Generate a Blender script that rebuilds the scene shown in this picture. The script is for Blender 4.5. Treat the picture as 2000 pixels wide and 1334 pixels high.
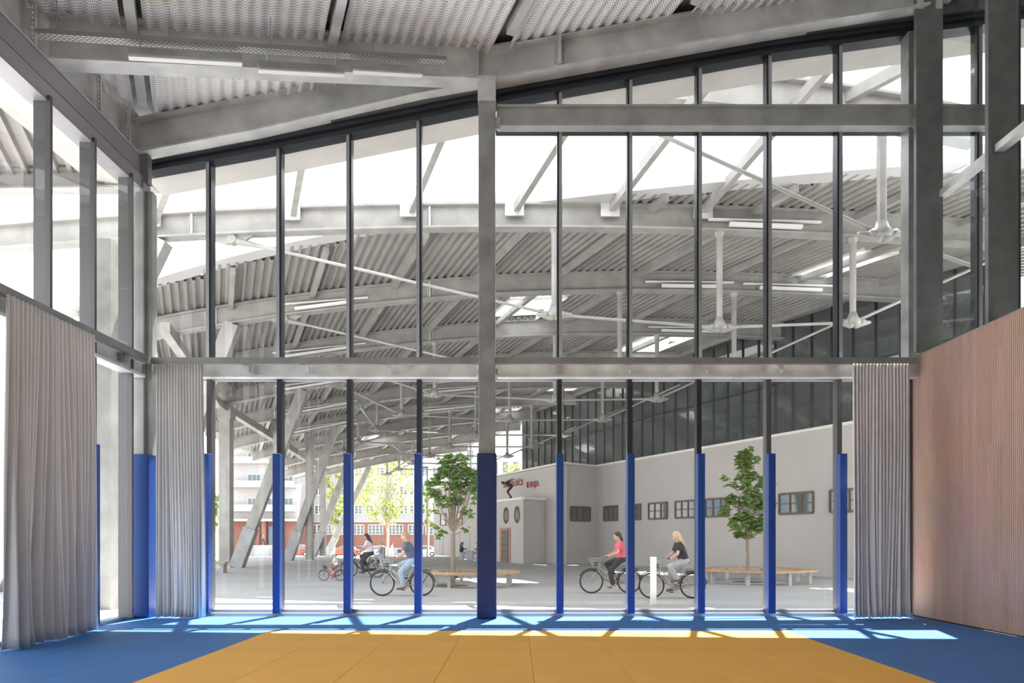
import bpy, math, random
from mathutils import Vector, Matrix, noise
random.seed(7)
S = bpy.context.scene
for o in list(bpy.data.objects): bpy.data.objects.remove(o)
COL = S.collection
V = Vector
F, PX, PY, CH = 1400.0, 1008.0, 1050.0, 1.5      # focal length in px, vanishing point, eye height

# ------------------------------------------------------------ camera, sky, sun, exposure
cam = bpy.data.cameras.new('camera'); co = bpy.data.objects.new('camera', cam); COL.objects.link(co)
co.location = (0, 0, CH); co.rotation_euler = (math.pi/2, 0, 0)
cam.sensor_width = 36; cam.lens = F/2000*36
cam.shift_x = (1000-PX)/2000; cam.shift_y = (PY-667)/2000
cam.clip_start = .05; cam.clip_end = 600
S.camera = co
w = bpy.data.worlds.new('sky'); S.world = w; w.use_nodes = True
nt = w.node_tree; bg = nt.nodes['Background']
tc = nt.nodes.new('ShaderNodeTexCoord'); sep = nt.nodes.new('ShaderNodeSeparateXYZ'); cr = nt.nodes.new('ShaderNodeValToRGB')
nt.links.new(tc.outputs['Generated'], sep.inputs[0]); nt.links.new(sep.outputs[2], cr.inputs[0]); nt.links.new(cr.outputs[0], bg.inputs[0])
cr.color_ramp.elements[0].color = (.98, .97, .95, 1); cr.color_ramp.elements[1].color = (.82, .90, 1.0, 1)
cr.color_ramp.elements[0].position = .0; cr.color_ramp.elements[1].position = .9
bg.inputs[1].default_value = 2.3
sun = bpy.data.lights.new('sun', 'SUN'); sun.energy = 20.0; sun.angle = math.radians(.5); sun.color = (1, .96, .9)
so = bpy.data.objects.new('sun', sun); COL.objects.link(so); so.location = (5, 30, 40)
so.rotation_euler = V((-.094, -.337, -.937)).to_track_quat('-Z', 'Y').to_euler()
S.view_settings.view_transform = 'Standard'; S.view_settings.look = 'None'
S.view_settings.gamma = 1; S.view_settings.use_curve_mapping = False
S.view_settings.exposure = 0.53

def P(px, py, Y): return V(((px-PX)*Y/F, Y, CH+(PY-py)*Y/F))
def X(px, Y): return (px-PX)*Y/F
def lerp(tab, x):
    if x <= tab[0][0]:
        a, b = tab[0], tab[1]
    elif x >= tab[-1][0]:
        a, b = tab[-2], tab[-1]
    else:
        for a, b in zip(tab, tab[1:]):
            if a[0] <= x <= b[0]: break
    return a[1] + (b[1]-a[1])*(x-a[0])/(b[0]-a[0])

# ------------------------------------------------------------ materials
MT = {}
def mat(name, col, rough=.5, metal=0., noise_amt=0., nscale=3., bump=0., bscale=20., spec=None, col2=None, emit=None, sub=0):
    if name in MT: return MT[name]
    m = bpy.data.materials.new(name); m.use_nodes = True
    n = m.node_tree; b = n.nodes['Principled BSDF']
    b.inputs['Base Color'].default_value = (*col, 1); b.inputs['Roughness'].default_value = rough; b.inputs['Metallic'].default_value = metal
    if spec is not None: b.inputs['Specular IOR Level'].default_value = spec
    t = n.nodes.new('ShaderNodeTexCoord')
    if noise_amt or col2:
        x = n.nodes.new('ShaderNodeTexNoise'); x.inputs['Scale'].default_value = nscale; x.inputs['Detail'].default_value = 5
        n.links.new(t.outputs['Object'], x.inputs['Vector'])
        r = n.nodes.new('ShaderNodeValToRGB')
        c2 = col2 or tuple(c*(1-noise_amt) for c in col); c1 = col if col2 else tuple(min(1, c*(1+noise_amt)) for c in col)
        r.color_ramp.elements[0].color = (*c2, 1); r.color_ramp.elements[1].color = (*c1, 1)
        r.color_ramp.elements[0].position = .35; r.color_ramp.elements[1].position = .65
        n.links.new(x.outputs['Fac'], r.inputs[0]); n.links.new(r.outputs[0], b.inputs['Base Color'])
    if bump:
        y = n.nodes.new('ShaderNodeTexNoise'); y.inputs['Scale'].default_value = bscale
        n.links.new(t.outputs['Object'], y.inputs['Vector'])
        bp = n.nodes.new('ShaderNodeBump'); bp.inputs['Strength'].default_value = bump; bp.inputs['Distance'].default_value = .02
        n.links.new(y.outputs['Fac'], bp.inputs['Height']); n.links.new(bp.outputs[0], b.inputs['Normal'])
    MT[name] = m; return m
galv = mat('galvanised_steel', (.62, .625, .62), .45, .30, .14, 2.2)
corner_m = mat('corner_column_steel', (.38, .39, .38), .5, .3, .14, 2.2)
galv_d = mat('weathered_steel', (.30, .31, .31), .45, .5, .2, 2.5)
galv_out = mat('canopy_steel', (.34, .33, .315), .5, .2, .13, 1.5)
deckm = mat('corrugated_sheet', (.31, .295, .28), .5, .2, .1, .8)
dark = mat('dark_aluminium', (.045, .05, .06), .35, .6)
midm = mat('grey_aluminium', (.12, .12, .125), .4, .5)
framel = mat('light_aluminium', (.42, .44, .47), .35, .6)
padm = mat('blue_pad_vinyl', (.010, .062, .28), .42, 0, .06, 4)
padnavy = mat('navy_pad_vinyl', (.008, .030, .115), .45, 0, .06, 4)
bluem = mat('blue_mat', (.028, .15, .42), .6, 0, .05, 1.2, .1, 300)
yelm = mat('yellow_mat', (.84, .43, .05), .6, 0, .05, 1.2, .1, 300)
curt = mat('grey_curtain', (.70, .69, .68), .8, 0, .04, 1.0, .1, 200)
white = mat('white_render', (.53, .505, .485), .8, 0, .03, .5, .1, 30)
soff = mat('soffit_board', (.43, .42, .405), .6, .1, .08, 1)
concrete = mat('concrete', (.50, .50, .49), .8, 0, .12, 1.5, .2, 30)
pave = mat('paving', (.43, .42, .41), .8, 0, .08, .35, .1, 8)
asph = mat('asphalt', (.26, .25, .25), .9, 0, .1, .5)
grass = mat('grass', (.16, .22, .05), .9, 0, .35, 6)
redw = mat('red_stucco', (.33, .15, .11), .8, 0, .08, .3)
whiteb = mat('white_stucco', (.42, .415, .42), .8, 0, .04, .3)
bal = mat('balcony_white', (.50, .49, .48), .7)
wood = mat('bench_wood', (.50, .33, .20), .6, 0, .2, 8)
winframe = mat('brown_window_frame', (.13, .095, .075), .5)
whiteframe = mat('white_window_frame', (.75, .77, .75), .5)
black = mat('black_rubber', (.02, .02, .02), .7)
darkgl = mat('dark_glass', (.10, .125, .13), .05, 0, spec=1.0)
facgl = mat('facade_glass', (.13, .145, .145), .03, .35, spec=1.0)
bark = mat('bark', (.30, .24, .18), .9, 0, .25, 20, .4, 60)
barkl = mat('pale_bark', (.45, .40, .33), .9, 0, .2, 10)
bronze = mat('bronze', (.06, .05, .045), .4, .6)
redl = mat('red_lettering', (.42, .06, .06), .6)
brickm = mat('entrance_brick', (.50, .24, .17), .8, 0, .3, 12)
doorw = mat('door_wood', (.14, .11, .09), .6, 0, .2, 8)
tilem = mat('roof_tile', (.45, .16, .09), .8, 0, .2, 3)
lampw = mat('lamp_diffuser', (.8, .8, .8), .4)
whitep = mat('white_paint', (.80, .79, .76), .6)
def leafmat(name, c1, c2):
    m = mat(name, c1, .6, 0, 0, 5, col2=c2)
    n = m.node_tree; b = n.nodes['Principled BSDF']; out = n.nodes['Material Output']
    t = n.nodes.new('ShaderNodeBsdfTranslucent'); t.inputs[0].default_value = (c1[0]*1.2, c1[1]*1.2, c1[2], 1)
    mx = n.nodes.new('ShaderNodeMixShader'); mx.inputs[0].default_value = .35
    n.links.new(b.outputs[0], mx.inputs[1]); n.links.new(t.outputs[0], mx.inputs[2]); n.links.new(mx.outputs[0], out.inputs[0])
    return m
leaf1 = leafmat('chestnut_leaf', (.27, .40, .11), (.13, .25, .06))
leaf2 = leafmat('street_leaf', (.34, .38, .10), (.19, .27, .06))
leaf3 = leafmat('dark_leaf', (.16, .28, .05), (.08, .16, .03))
def glassmat(name, tint, refl, boost=1.0):
    m = bpy.data.materials.new(name); m.use_nodes = True; n = m.node_tree
    n.nodes.remove(n.nodes['Principled BSDF']); out = n.nodes['Material Output']
    tr = n.nodes.new('ShaderNodeBsdfTransparent'); tr.inputs[0].default_value = (*tint, 1)
    gl = n.nodes.new('ShaderNodeBsdfGlossy'); gl.inputs['Roughness'].default_value = 0.0
    fr = n.nodes.new('ShaderNodeLayerWeight'); fr.inputs[0].default_value = .5
    pw = n.nodes.new('ShaderNodeMath'); pw.operation = 'POWER'; pw.inputs[1].default_value = 5; n.links.new(fr.outputs['Facing'], pw.inputs[0])
    mu = n.nodes.new('ShaderNodeMath'); mu.operation = 'MULTIPLY_ADD'; mu.inputs[1].default_value = refl; mu.inputs[2].default_value = boost; mu.use_clamp = True
    mx = n.nodes.new('ShaderNodeMixShader')
    n.links.new(pw.outputs[0], mu.inputs[0]); n.links.new(mu.outputs[0], mx.inputs[0])
    n.links.new(tr.outputs[0], mx.inputs[1]); n.links.new(gl.outputs[0], mx.inputs[2]); n.links.new(mx.outputs[0], out.inputs[0])
    return m
glass = glassmat('window_glass', (.965, .975, .97), .85, .045)
sideglass = glassmat('side_glass', (.88, .91, .90), .85, .14)
def perf_mat():
    m = mat('perforated_sheet', (.78, .77, .74), .5, .1)
    n = m.node_tree; b = n.nodes['Principled BSDF']
    uv = n.nodes.new('ShaderNodeUVMap')
    sp = n.nodes.new('ShaderNodeSeparateXYZ'); n.links.new(uv.outputs[0], sp.inputs[0])
    def M(op, a, b_=None, clamp=False):
        k = n.nodes.new('ShaderNodeMath'); k.operation = op; k.use_clamp = clamp
        for i, q in enumerate((a, b_)):
            if q is None: continue
            if isinstance(q, (int, float)): k.inputs[i].default_value = q
            else: n.links.new(q, k.inputs[i])
        return k.outputs[0]
    step = .052
    u = M('DIVIDE', sp.outputs[0], step); v = M('DIVIDE', sp.outputs[1], step)
    a = M('ADD', u, v); c = M('SUBTRACT', u, v)
    fa = M('SUBTRACT', M('FRACT', a), .5); fc = M('SUBTRACT', M('FRACT', c), .5)
    d = M('SQRT', M('ADD', M('MULTIPLY', fa, fa), M('MULTIPLY', fc, fc)))
    hole = M('LESS_THAN', d, .24)
    mx = n.nodes.new('ShaderNodeMix'); mx.data_type = 'RGBA'
    n.links.new(hole, mx.inputs[0]); mx.inputs[6].default_value = (.90, .89, .87, 1); mx.inputs[7].default_value = (.07, .07, .07, 1)
    n.links.new(mx.outputs[2], b.inputs['Base Color'])
    return m
perf = perf_mat()
def slat_mat():
    m = mat('slatted_beech', (.52, .33, .25), .55)
    n = m.node_tree; b = n.nodes['Principled BSDF']
    t = n.nodes.new('ShaderNodeTexCoord')
    sp = n.nodes.new('ShaderNodeSeparateXYZ'); n.links.new(t.outputs['Object'], sp.inputs[0])
    cb = n.nodes.new('ShaderNodeCombineXYZ'); n.links.new(sp.outputs[2], cb.inputs[0]); n.links.new(sp.outputs[1], cb.inputs[1])
    br = n.nodes.new('ShaderNodeTexBrick'); n.links.new(cb.outputs[0], br.inputs['Vector'])
    br.inputs['Scale'].default_value = 1; br.inputs['Brick Width'].default_value = 1.5; br.inputs['Row Height'].default_value = .126
    br.inputs['Mortar Size'].default_value = 0; br.offset = .37; br.inputs['Bias'].default_value = -.1
    br.inputs['Color1'].default_value = (.58, .385, .31, 1); br.inputs['Color2'].default_value = (.50, .325, .255, 1); br.inputs['Mortar'].default_value = (.5, .3, .22, 1)
    no = n.nodes.new('ShaderNodeTexNoise'); no.inputs['Scale'].default_value = .8; n.links.new(t.outputs['Object'], no.inputs['Vector'])
    mx = n.nodes.new('ShaderNodeMix'); mx.data_type = 'RGBA'; mx.blend_type = 'MULTIPLY'; mx.inputs[0].default_value = .25
    n.links.new(br.outputs[0], mx.inputs[6]); n.links.new(no.outputs['Color'], mx.inputs[7])
    n.links.new(mx.outputs[2], b.inputs['Base Color']); return m
beech = slat_mat()

# ------------------------------------------------------------ mesh builder
class MB:
    def __init__(s): s.v = []; s.f = []; s.uv = None
    def add(s, vs, fs):
        k = len(s.v); s.v += [tuple(a) for a in vs]; s.f += [tuple(i+k for i in f) for f in fs]; return s
    def box(s, a, b):
        (x0, y0, z0), (x1, y1, z1) = a, b
        return s.add([(x0,y0,z0),(x1,y0,z0),(x1,y1,z0),(x0,y1,z0),(x0,y0,z1),(x1,y0,z1),(x1,y1,z1),(x0,y1,z1)],
                     [(0,3,2,1),(4,5,6,7),(0,1,5,4),(1,2,6,5),(2,3,7,6),(3,0,4,7)])
    def bar(s, p, q, wd, h, up=(0,0,1), cz=0):
        """rectangular bar from p to q, width wd, height h, cz shifts it along its own up"""
        p, q = V(p), V(q); d = (q-p).normalized(); side = d.cross(V(up))
        if side.length < 1e-4: side = d.cross(V((0,1,0)))
        side.normalize(); u = side.cross(d).normalized()
        vs = []
        for e in (p, q):
            for a, b in ((-1,-1),(1,-1),(1,1),(-1,1)): vs.append(e+side*a*wd/2+u*(b*h/2+cz))
        return s.add(vs, [(0,1,2,3),(7,6,5,4),(0,4,5,1),(1,5,6,2),(2,6,7,3),(3,7,4,0)])
    def sweep(s, pts, prof, closed=True):
        """prof: list of (side, up) offsets; vertical up; pts polyline"""
        n = len(prof); rings = []
        for i, p in enumerate(pts):
            a = V(pts[max(i-1, 0)]); b = V(pts[min(i+1, len(pts)-1)]); d = (b-a); d.z = 0; d.normalize()
            side = V((d.y, -d.x, 0))
            rings.append([V(p)+side*x+V((0,0,y)) for x, y in prof])
        k = len(s.v)
        for r in rings: s.v += [tuple(a) for a in r]
        for i in range(len(pts)-1):
            for j in range(n if closed else n-1):
                a = k+i*n+j; b = k+i*n+(j+1) % n
                s.f.append((a, b, b+n, a+n))
        if closed:
            s.f.append(tuple(k+j for j in range(n))[::-1]); s.f.append(tuple(k+(len(pts)-1)*n+j for j in range(n)))
        return s
    def ibeam(s, pts, H, Wd, tf=.04, tw=.03):
        a, b = Wd/2, tw/2
        return s.sweep(pts, [(-a,0),(a,0),(a,tf),(b,tf),(b,H-tf),(a,H-tf),(a,H),(-a,H),(-a,H-tf),(-b,H-tf),(-b,tf),(-a,tf)])
    def tube(s, pts, r, n=8, cap=True):
        pts = [V(p) for p in pts]; rs = r if isinstance(r, (list, tuple)) else [r]*len(pts)
        d0 = (pts[1]-pts[0]).normalized(); u = d0.orthogonal().normalized(); k = len(s.v)
        for i, p in enumerate(pts):
            d = (pts[min(i+1, len(pts)-1)]-pts[max(i-1, 0)]).normalized()
            u = (u-d*u.dot(d)).normalized(); w_ = d.cross(u)
            for j in range(n):
                t = 2*math.pi*j/n; s.v.append(tuple(p+(u*math.cos(t)+w_*math.sin(t))*rs[i]))
        for i in range(len(pts)-1):
            for j in range(n):
                a = k+i*n+j; b = k+i*n+(j+1) % n; s.f.append((a, b, b+n, a+n))
        if cap: s.f.append(tuple(k+j for j in range(n))[::-1]); s.f.append(tuple(k+(len(pts)-1)*n+j for j in range(n)))
        return s
    def ring(s, c, R, r, axis='y', n=32, m=8, a0=0, a1=2*math.pi):
        full = abs(a1-a0-2*math.pi) < 1e-6; N = n if full else n+1; k = len(s.v); c = V(c)
        for i in range(N):
            t = a0+(a1-a0)*i/n
            e = V((math.cos(t), 0, math.sin(t))) if axis == 'y' else V((math.cos(t), math.sin(t), 0))
            up = V((0,1,0)) if axis == 'y' else V((0,0,1))
            for j in range(m):
                q = 2*math.pi*j/m; s.v.append(tuple(c+e*(R+r*math.cos(q))+up*r*math.sin(q)))
        for i in range(n):
            for j in range(m):
                a = k+i*m+j; b = k+i*m+(j+1) % m; i2 = (i+1) % N
                s.f.append((a, b, k+i2*m+(j+1) % m, k+i2*m+j))
        return s
    def ell(s, c, r, n=12, m=8, rot=None):
        c = V(c); r = r if isinstance(r, (list, tuple)) else (r, r, r); vs = []
        for i in range(m+1):
            a = math.pi*i/m
            for j in range(n):
                b = 2*math.pi*j/n
                q = V((r[0]*math.sin(a)*math.cos(b), r[1]*math.sin(a)*math.sin(b), r[2]*math.cos(a)))
                if rot: q = rot @ q
                vs.append(c+q)
        fs = [(i*n+j, (i+1)*n+j, (i+1)*n+(j+1) % n, i*n+(j+1) % n) for i in range(m) for j in range(n)]
        return s.add(vs, fs)
    def cap(s, p, q, r0, r1, n=12):
        """tapered capsule"""
        p, q = V(p), V(q); d = q-p
        if d.length < 1e-5: return s.ell(p, r0)
        dn = d.normalized(); pts = []; rs = []
        for i in range(4):
            a = math.pi/2*i/4; pts.append(p-dn*r0*math.cos(a)); rs.append(max(r0*math.sin(a), .001))
        pts.append(p); rs.append(r0); pts.append(q); rs.append(r1)
        for i in range(1, 5):
            a = math.pi/2*i/4; pts.append(q+dn*r1*math.sin(a)); rs.append(max(r1*math.cos(a), .001))
        return s.tube(pts, rs, n)
    def prism(s, poly, y0, y1):
        """poly in (x,z), extruded y0..y1"""
        n = len(poly)
        return s.add([(x, y0, z) for x, z in poly]+[(x, y1, z) for x, z in poly],
                     [tuple(range(n)), tuple(range(2*n-1, n-1, -1))]+[(i, (i+n), (i+1) % n+n, (i+1) % n) for i in range(n)])
    def mesh(s, name):
        me = bpy.data.meshes.new(name); me.from_pydata(s.v, [], s.f); me.update(); return me
    def build(s, name, m, parent=None, smooth=False, bevel=0):
        me = s.mesh(name); me.materials.append(m)
        import bmesh
        bm = bmesh.new(); bm.from_mesh(me); bmesh.ops.recalc_face_normals(bm, faces=bm.faces); bm.to_mesh(me); bm.free()
        if smooth:
            for p in me.polygons: p.use_smooth = True
        o = bpy.data.objects.new(name, me); COL.objects.link(o)
        if parent is not None: o.parent = parent
        if bevel:
            b = o.modifiers.new('bevel', 'BEVEL'); b.width = bevel; b.segments = 2; b.limit_method = 'ANGLE'
        return o
def thing(name, label, cat, loc=(0,0,0), rz=0, group=None, scale=1):
    o = bpy.data.objects.new(name, None); COL.objects.link(o); o.empty_display_size = .1
    o.location = loc; o.rotation_euler = (0, 0, rz); o.scale = (scale,)*3
    o['label'] = label; o['category'] = cat
    if group: o['group'] = group
    return o
def tag(o, label, cat, group=None, kind=None):
    o['label'] = label; o['category'] = cat
    if group: o['group'] = group
    if kind: o['kind'] = kind
    return o
def struct(o):
    o['kind'] = 'structure'; return o
def kids(o): return [c for c in COL.objects if c.parent == o]
def copy_tree(o, parent=None):
    c = o.copy(); COL.objects.link(c)
    if parent is not None: c.parent = parent
    for ch in kids(o): copy_tree(ch, c)
    return c
def relocate(o, label=None, loc=None, rz=None, scale=None):
    if label: o['label'] = label
    if loc is not None: o.location = loc
    if rz is not None: o.rotation_euler = (0, 0, rz)
    if scale: o.scale = (scale,)*3 if isinstance(scale, (int, float)) else scale
    return o
ORD = ['first','second','third','fourth','fifth','sixth','seventh','eighth','ninth','tenth','eleventh','twelfth','thirteenth','fourteenth','fifteenth','sixteenth','seventeenth','eighteenth','nineteenth','twentieth']

# ------------------------------------------------------------ key dimensions
YF = 13.9                       # front glass plane
XL, XR = -7.25, 7.62            # left glass plane, wood wall face
GZ = -.12                       # paving outside
CEIL = [(-7.1,9.38),(-4.86,9.75),(-.5,10.66),(1.9,11.07),(4.7,11.5),(8.4,12.1),(13,12.8)]
HEAD = [(-7.2,8.47),(-5.07,8.85),(-.75,9.72),(-.1,9.87),(4.9,10.75),(7.6,11.12),(13,11.85)]
BEAM = [(-7.1,8.67),(-4.86,9.1),(-1.8,9.79),(-.5,10.02),(0,10.1),(4.73,10.95),(7.7,11.42)]
SL = -.427                      # plan slope of purlins and sheet ribs (dx/dy)

# ============================================================ THE ROOM
fl = MB().box((-7.6,-3,-.14),(8.6,14.12,-.045)).build('floor', concrete); struct(fl)
wbk = MB().box((-7.6,-3.2,-.1),(12.7,-3.0,13)).build('wall_back', mat('back_wall', (.76,.75,.73), .8)); struct(wbk)
# tatami-like mats
colsx = [-7.09+1.04*i for i in range(15)]
rows = [(11.54,13.62),(9.46,11.54),(8.42,9.46),(6.34,8.42),(4.26,6.34),(2.18,4.26)]
yrow = {1, 2, 3, 4, 5}
proto = {}
rn = ['row nearest the glass','second row from the glass','third row from the glass','fourth row from the glass','fifth row from the glass','sixth row from the glass']
def ordl(i, n): return ORD[i]
for r, (y0, y1) in enumerate(rows):
    for c in range(14):
        isy = r >= 1 and 3 <= c <= 10
        x0, x1 = colsx[c], colsx[c+1]
        if c == 13: x1 = 7.60
        key = (isy, round(y1-y0, 2), round(x1-x0, 2))
        if key not in proto:
            g = .0015
            me = MB().box((g,g,-.045),(x1-x0-g,y1-y0-g,0))
            o = me.build('sports_mat', yelm if isy else bluem, bevel=.003); proto[key] = o
        else:
            o = proto[key].copy(); COL.objects.link(o)
        o.location = (x0, y0, 0)
        if isy:
            lab = 'yellow sports mat, %s of eight from the left, %s' % (ORD[c-3], rn[r])
        else:
            lab = 'blue sports mat, %s of fourteen from the left, %s' % (ORD[c], rn[r])
        tag(o, lab, 'mat', 'yellow sports mats' if isy else 'blue sports mats')

# ceiling: perforated corrugated sheets between purlins
def ceilz(x): return lerp(CEIL, x)
pur0 = [-6.77-3.33+3.33*k for k in range(9)]
def inner_sheet(xa, xb, n):
    mb = MB(); uvs = []
    cols_ = []; x = xa
    dx = .22/8
    nx = int((xb-xa)/dx); ys = [-3.0+1.45*j for j in range(13)]
    def lim(x0, y):  return x0+SL*(y-13)
    idx = {}
    for i in range(nx+1):
        x0 = xa+dx*i
        for j, y in enumerate(ys):
            y = min(y, 14.15)
            X_ = lim(x0, y)
            z = ceilz(X_)+.03*math.cos(2*math.pi*x0/.22)+.0
            idx[i, j] = len(mb.v); mb.v.append((X_, y, z)); uvs.append((x0, y))
    for i in range(nx):
        for j in range(len(ys)-1):
            q = [idx[i,j], idx[i+1,j], idx[i+1,j+1], idx[i,j+1]]
            cx = sum(mb.v[k][0] for k in q)/4; 
            if cx < -7.35 or cx > 12.8: continue
            mb.f.append(tuple(q))
    if not mb.f: return None
    me = mb.mesh('ceiling_sheet'); me.materials.append(perf)
    ul = me.uv_layers.new(name='UVMap')
    for l in me.loops: ul.data[l.index].uv = uvs[l.vertex_index]
    for p in me.polygons: p.use_smooth = True
    o = bpy.data.objects.new('ceiling_sheet', me); COL.objects.link(o); return o
ceil = bpy.data.objects.new('ceiling', None); COL.objects.link(ceil); struct(ceil)
for k in range(-1, 9):
    xa = -6.77+3.33*(k-1)+.16; xb = xa+3.33-.32
    o = inner_sheet(xa, xb, k)
    if o: o.parent = ceil
# roof top above (dark backing and weather skin)
rt = MB()
for (xa, za), (xb, zb) in zip(CEIL, CEIL[1:]):
    xa2 = -7.6 if xa == -7.1 else xa; xb2 = xb
    rt.add([(xa2,-3,za+.16),(xb2,-3,zb+.16),(xb2,14.45,zb+.16),(xa2,14.45,za+.16),(xa2,-3,za+.5),(xb2,-3,zb+.5),(xb2,14.45,zb+.5),(xa2,14.45,za+.5)],
           [(0,3,2,1),(4,5,6,7),(0,1,5,4),(2,3,7,6),(1,2,6,5),(3,0,4,7)])
rt.build('roof_deck', galv_d, ceil)
# purlins inside (steel channels between the sheets)
for k in range(0, 7):
    x0 = -6.77+3.33*(k-1); pts = []
    for y in [-3+i*.8 for i in range(22)]:
        x = x0+SL*(y-13)
        if -7.1 < x < 8.2 and y < 13.5: pts.append((x, y, ceilz(x)-.12))
    if len(pts) > 1:
        o = MB().sweep(pts, [(-.075,0),(.075,0),(.075,.26),(.05,.26),(.05,.03),(-.05,.03),(-.05,.26),(-.075,.26)]).build('roof_purlin', galv)
        tag(o, 'galvanised channel purlin crossing the perforated ceiling, %s from the left glass wall' % ORD[k], 'purlin', 'ceiling purlins')
# interior beams
def bolts(mb, p, n, dz, r=.02, off=(.04,-.04), yy=-.03):
    for i in range(n):
        for dx in off: mb.ell((p[0]+dx, p[1]+yy, p[2]+i*dz), r, 6, 4)
b = thing('roof_beam', 'galvanised steel beam crossing the ceiling from left wall to centre column', 'beam')
pts = [V((-7.1,10.9,8.69)).lerp(V((-.7,13.35,9.95)), t/6) for t in range(7)]
MB().ibeam(pts, .70, .34, .035, .03).build('girder', galv, b)
b = thing('roof_beam', 'galvanised edge beam along the top of the left glass wall', 'beam')
MB().ibeam([(-7.23,-3,8.69),(-7.23,5,8.69),(-7.23,13.75,8.69)], .70, .36, .035, .03).build('girder', galv, b)
for yy in (10.55, 12.2, 13.1):
    q = MB(); q.box((-7.12,yy-.02,8.75),(-7.06,yy+.02,9.35))
    for i in range(7): q.ell((-7.09,yy-.05,8.82+i*.075), .022, 6, 4)
    q.build('splice_plate', galv, b)
b = thing('roof_beam', 'galvanised sloping beam over the glass front left of the centre column', 'beam')
MB().ibeam([(x, 13.52, z) for x, z in BEAM[:5]], .66, .34, .035, .03).build('girder', galv, b)
b = thing('roof_beam', 'galvanised sloping beam over the glass front right of the centre column', 'beam')
MB().ibeam([(x, 13.48, z) for x, z in BEAM[4:]], .60, .34, .035, .03).build('girder', galv, b)
sp = MB(); sp.box((.78,13.28,10.3),(.84,13.46,10.85))
for i in range(9):
    for dx in (-.05,.11): sp.ell((.78+dx,13.44,10.34+i*.055), .016, 6, 4)
sp.build('splice_plate', galv, b)
# dark fascia between beam and glazing
fa = MB()
xs = [-7.05+.7*i for i in range(29)]
fa.sweep([(x, 13.82, lerp(HEAD, x)+.02) for x in xs], [(-.18,0),(.10,0),(.10,.12),(.16,.12),(.16,.30),(-.18,.30)])
struct(fa.build('trim_1', dark))
fa = MB(); fa.sweep([(x, 13.7, lerp(HEAD, x)+.24) for x in xs], [(-.3,0),(.12,0),(.12,.14),(.05,.30),(-.3,.30)])
struct(fa.build('trim_2', midm))
pan = mat('mauve_grey_panel', (.34, .33, .36), .4, .3)
fa = MB(); fa.box((-7.3,-3,8.02),(-6.99,13.6,8.28)); fa.box((-7.3,-3,8.34),(-7.04,13.6,8.66))
struct(fa.build('trim_3', pan))
fa = MB(); fa.box((-7.3,-3,8.28),(-7.08,13.6,8.34)); struct(fa.build('trim_5', dark))

# cable tray and lights
tray = thing('cable_tray', 'perforated steel cable tray hung along the ceiling beam', 'cable tray')
ta, tb = P(72,70,10.35), P(870,122,12.75)
dirv = (tb-ta).normalized()
L = (tb-ta).length
def slotmat():
    m = mat('slotted_steel', (.46, .47, .47), .42, .55); n = m.node_tree; b = n.nodes['Principled BSDF']
    t_ = n.nodes.new('ShaderNodeTexCoord'); br = n.nodes.new('ShaderNodeTexBrick'); n.links.new(t_.outputs['Object'], br.inputs['Vector'])
    br.inputs['Scale'].default_value = 1; br.inputs['Brick Width'].default_value = .075; br.inputs['Row Height'].default_value = .04; br.inputs['Mortar Size'].default_value = .012
    br.inputs['Color1'].default_value = (.9, .9, .9, 1); br.inputs['Color2'].default_value = (.9, .9, .9, 1); br.inputs['Mortar'].default_value = (.25, .25, .25, 1)
    n.links.new(br.outputs[0], b.inputs['Base Color']); return m
sd = dirv.cross(V((0,0,1))).normalized(); upv = sd.cross(dirv)
q = MB().box((0,-.08,-.006),(L,.08,.006)); q.box((0,-.083,-.006),(L,-.077,.06)); q.box((0,.077,-.006),(L,.083,.06))
o = q.build('tray', slotmat(), tray)
o.matrix_local = Matrix(((dirv.x,-sd.x,upv.x,ta.x),(dirv.y,-sd.y,upv.y,ta.y),(dirv.z,-sd.z,upv.z,ta.z),(0,0,0,1)))
for t in (.04,.28,.52,.79,.97):
    c = ta.lerp(tb, t); MB().tube([c, (c.x, c.y, ceilz(c.x)-.02)], .006, 5).build('hanger', galv_d, tray)
def strip(label, t0, t1, dz):
    a = ta.lerp(tb, t0)+V((0,0,-dz)); c = ta.lerp(tb, t1)+V((0,0,-dz))
    t = thing('strip_light', label, 'ceiling light', group='strip lights under the cable tray')
    MB().bar(a, c, .16, .10).build('housing', galv_d, t)
    MB().bar(a-V((0,0,.065)), c-V((0,0,.065)), .10, .03).build('diffuser', lampw, t)
    for e in (.1,.9):
        p = a.lerp(c, e); MB().bar(p+V((0,0,.04)), p+V((0,0,dz-.005)), .02, .02).build('bracket', galv, t)
strip('long strip light under the cable tray, leftmost and nearest', .19, .45, .17)
strip('middle strip light under the cable tray, hung lowest', .49, .71, .26)
strip('short strip light under the cable tray, next to the centre column', .735, .93, .19)

# columns
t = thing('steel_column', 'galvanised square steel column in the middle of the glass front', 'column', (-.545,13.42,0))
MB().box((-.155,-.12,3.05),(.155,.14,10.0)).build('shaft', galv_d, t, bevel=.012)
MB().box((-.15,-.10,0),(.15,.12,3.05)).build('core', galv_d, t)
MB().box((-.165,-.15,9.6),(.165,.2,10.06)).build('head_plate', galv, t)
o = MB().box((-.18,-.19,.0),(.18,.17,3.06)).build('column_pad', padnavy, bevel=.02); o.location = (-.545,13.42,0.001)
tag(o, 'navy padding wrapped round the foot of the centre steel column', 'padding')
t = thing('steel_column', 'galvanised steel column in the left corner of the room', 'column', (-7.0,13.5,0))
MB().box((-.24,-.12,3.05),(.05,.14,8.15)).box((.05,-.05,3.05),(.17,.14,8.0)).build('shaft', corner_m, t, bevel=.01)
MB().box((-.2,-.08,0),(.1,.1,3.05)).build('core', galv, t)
MB().box((-.14,-.06,8.15),(.10,.08,8.68)).build('head_plate', galv_d, t)
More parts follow.
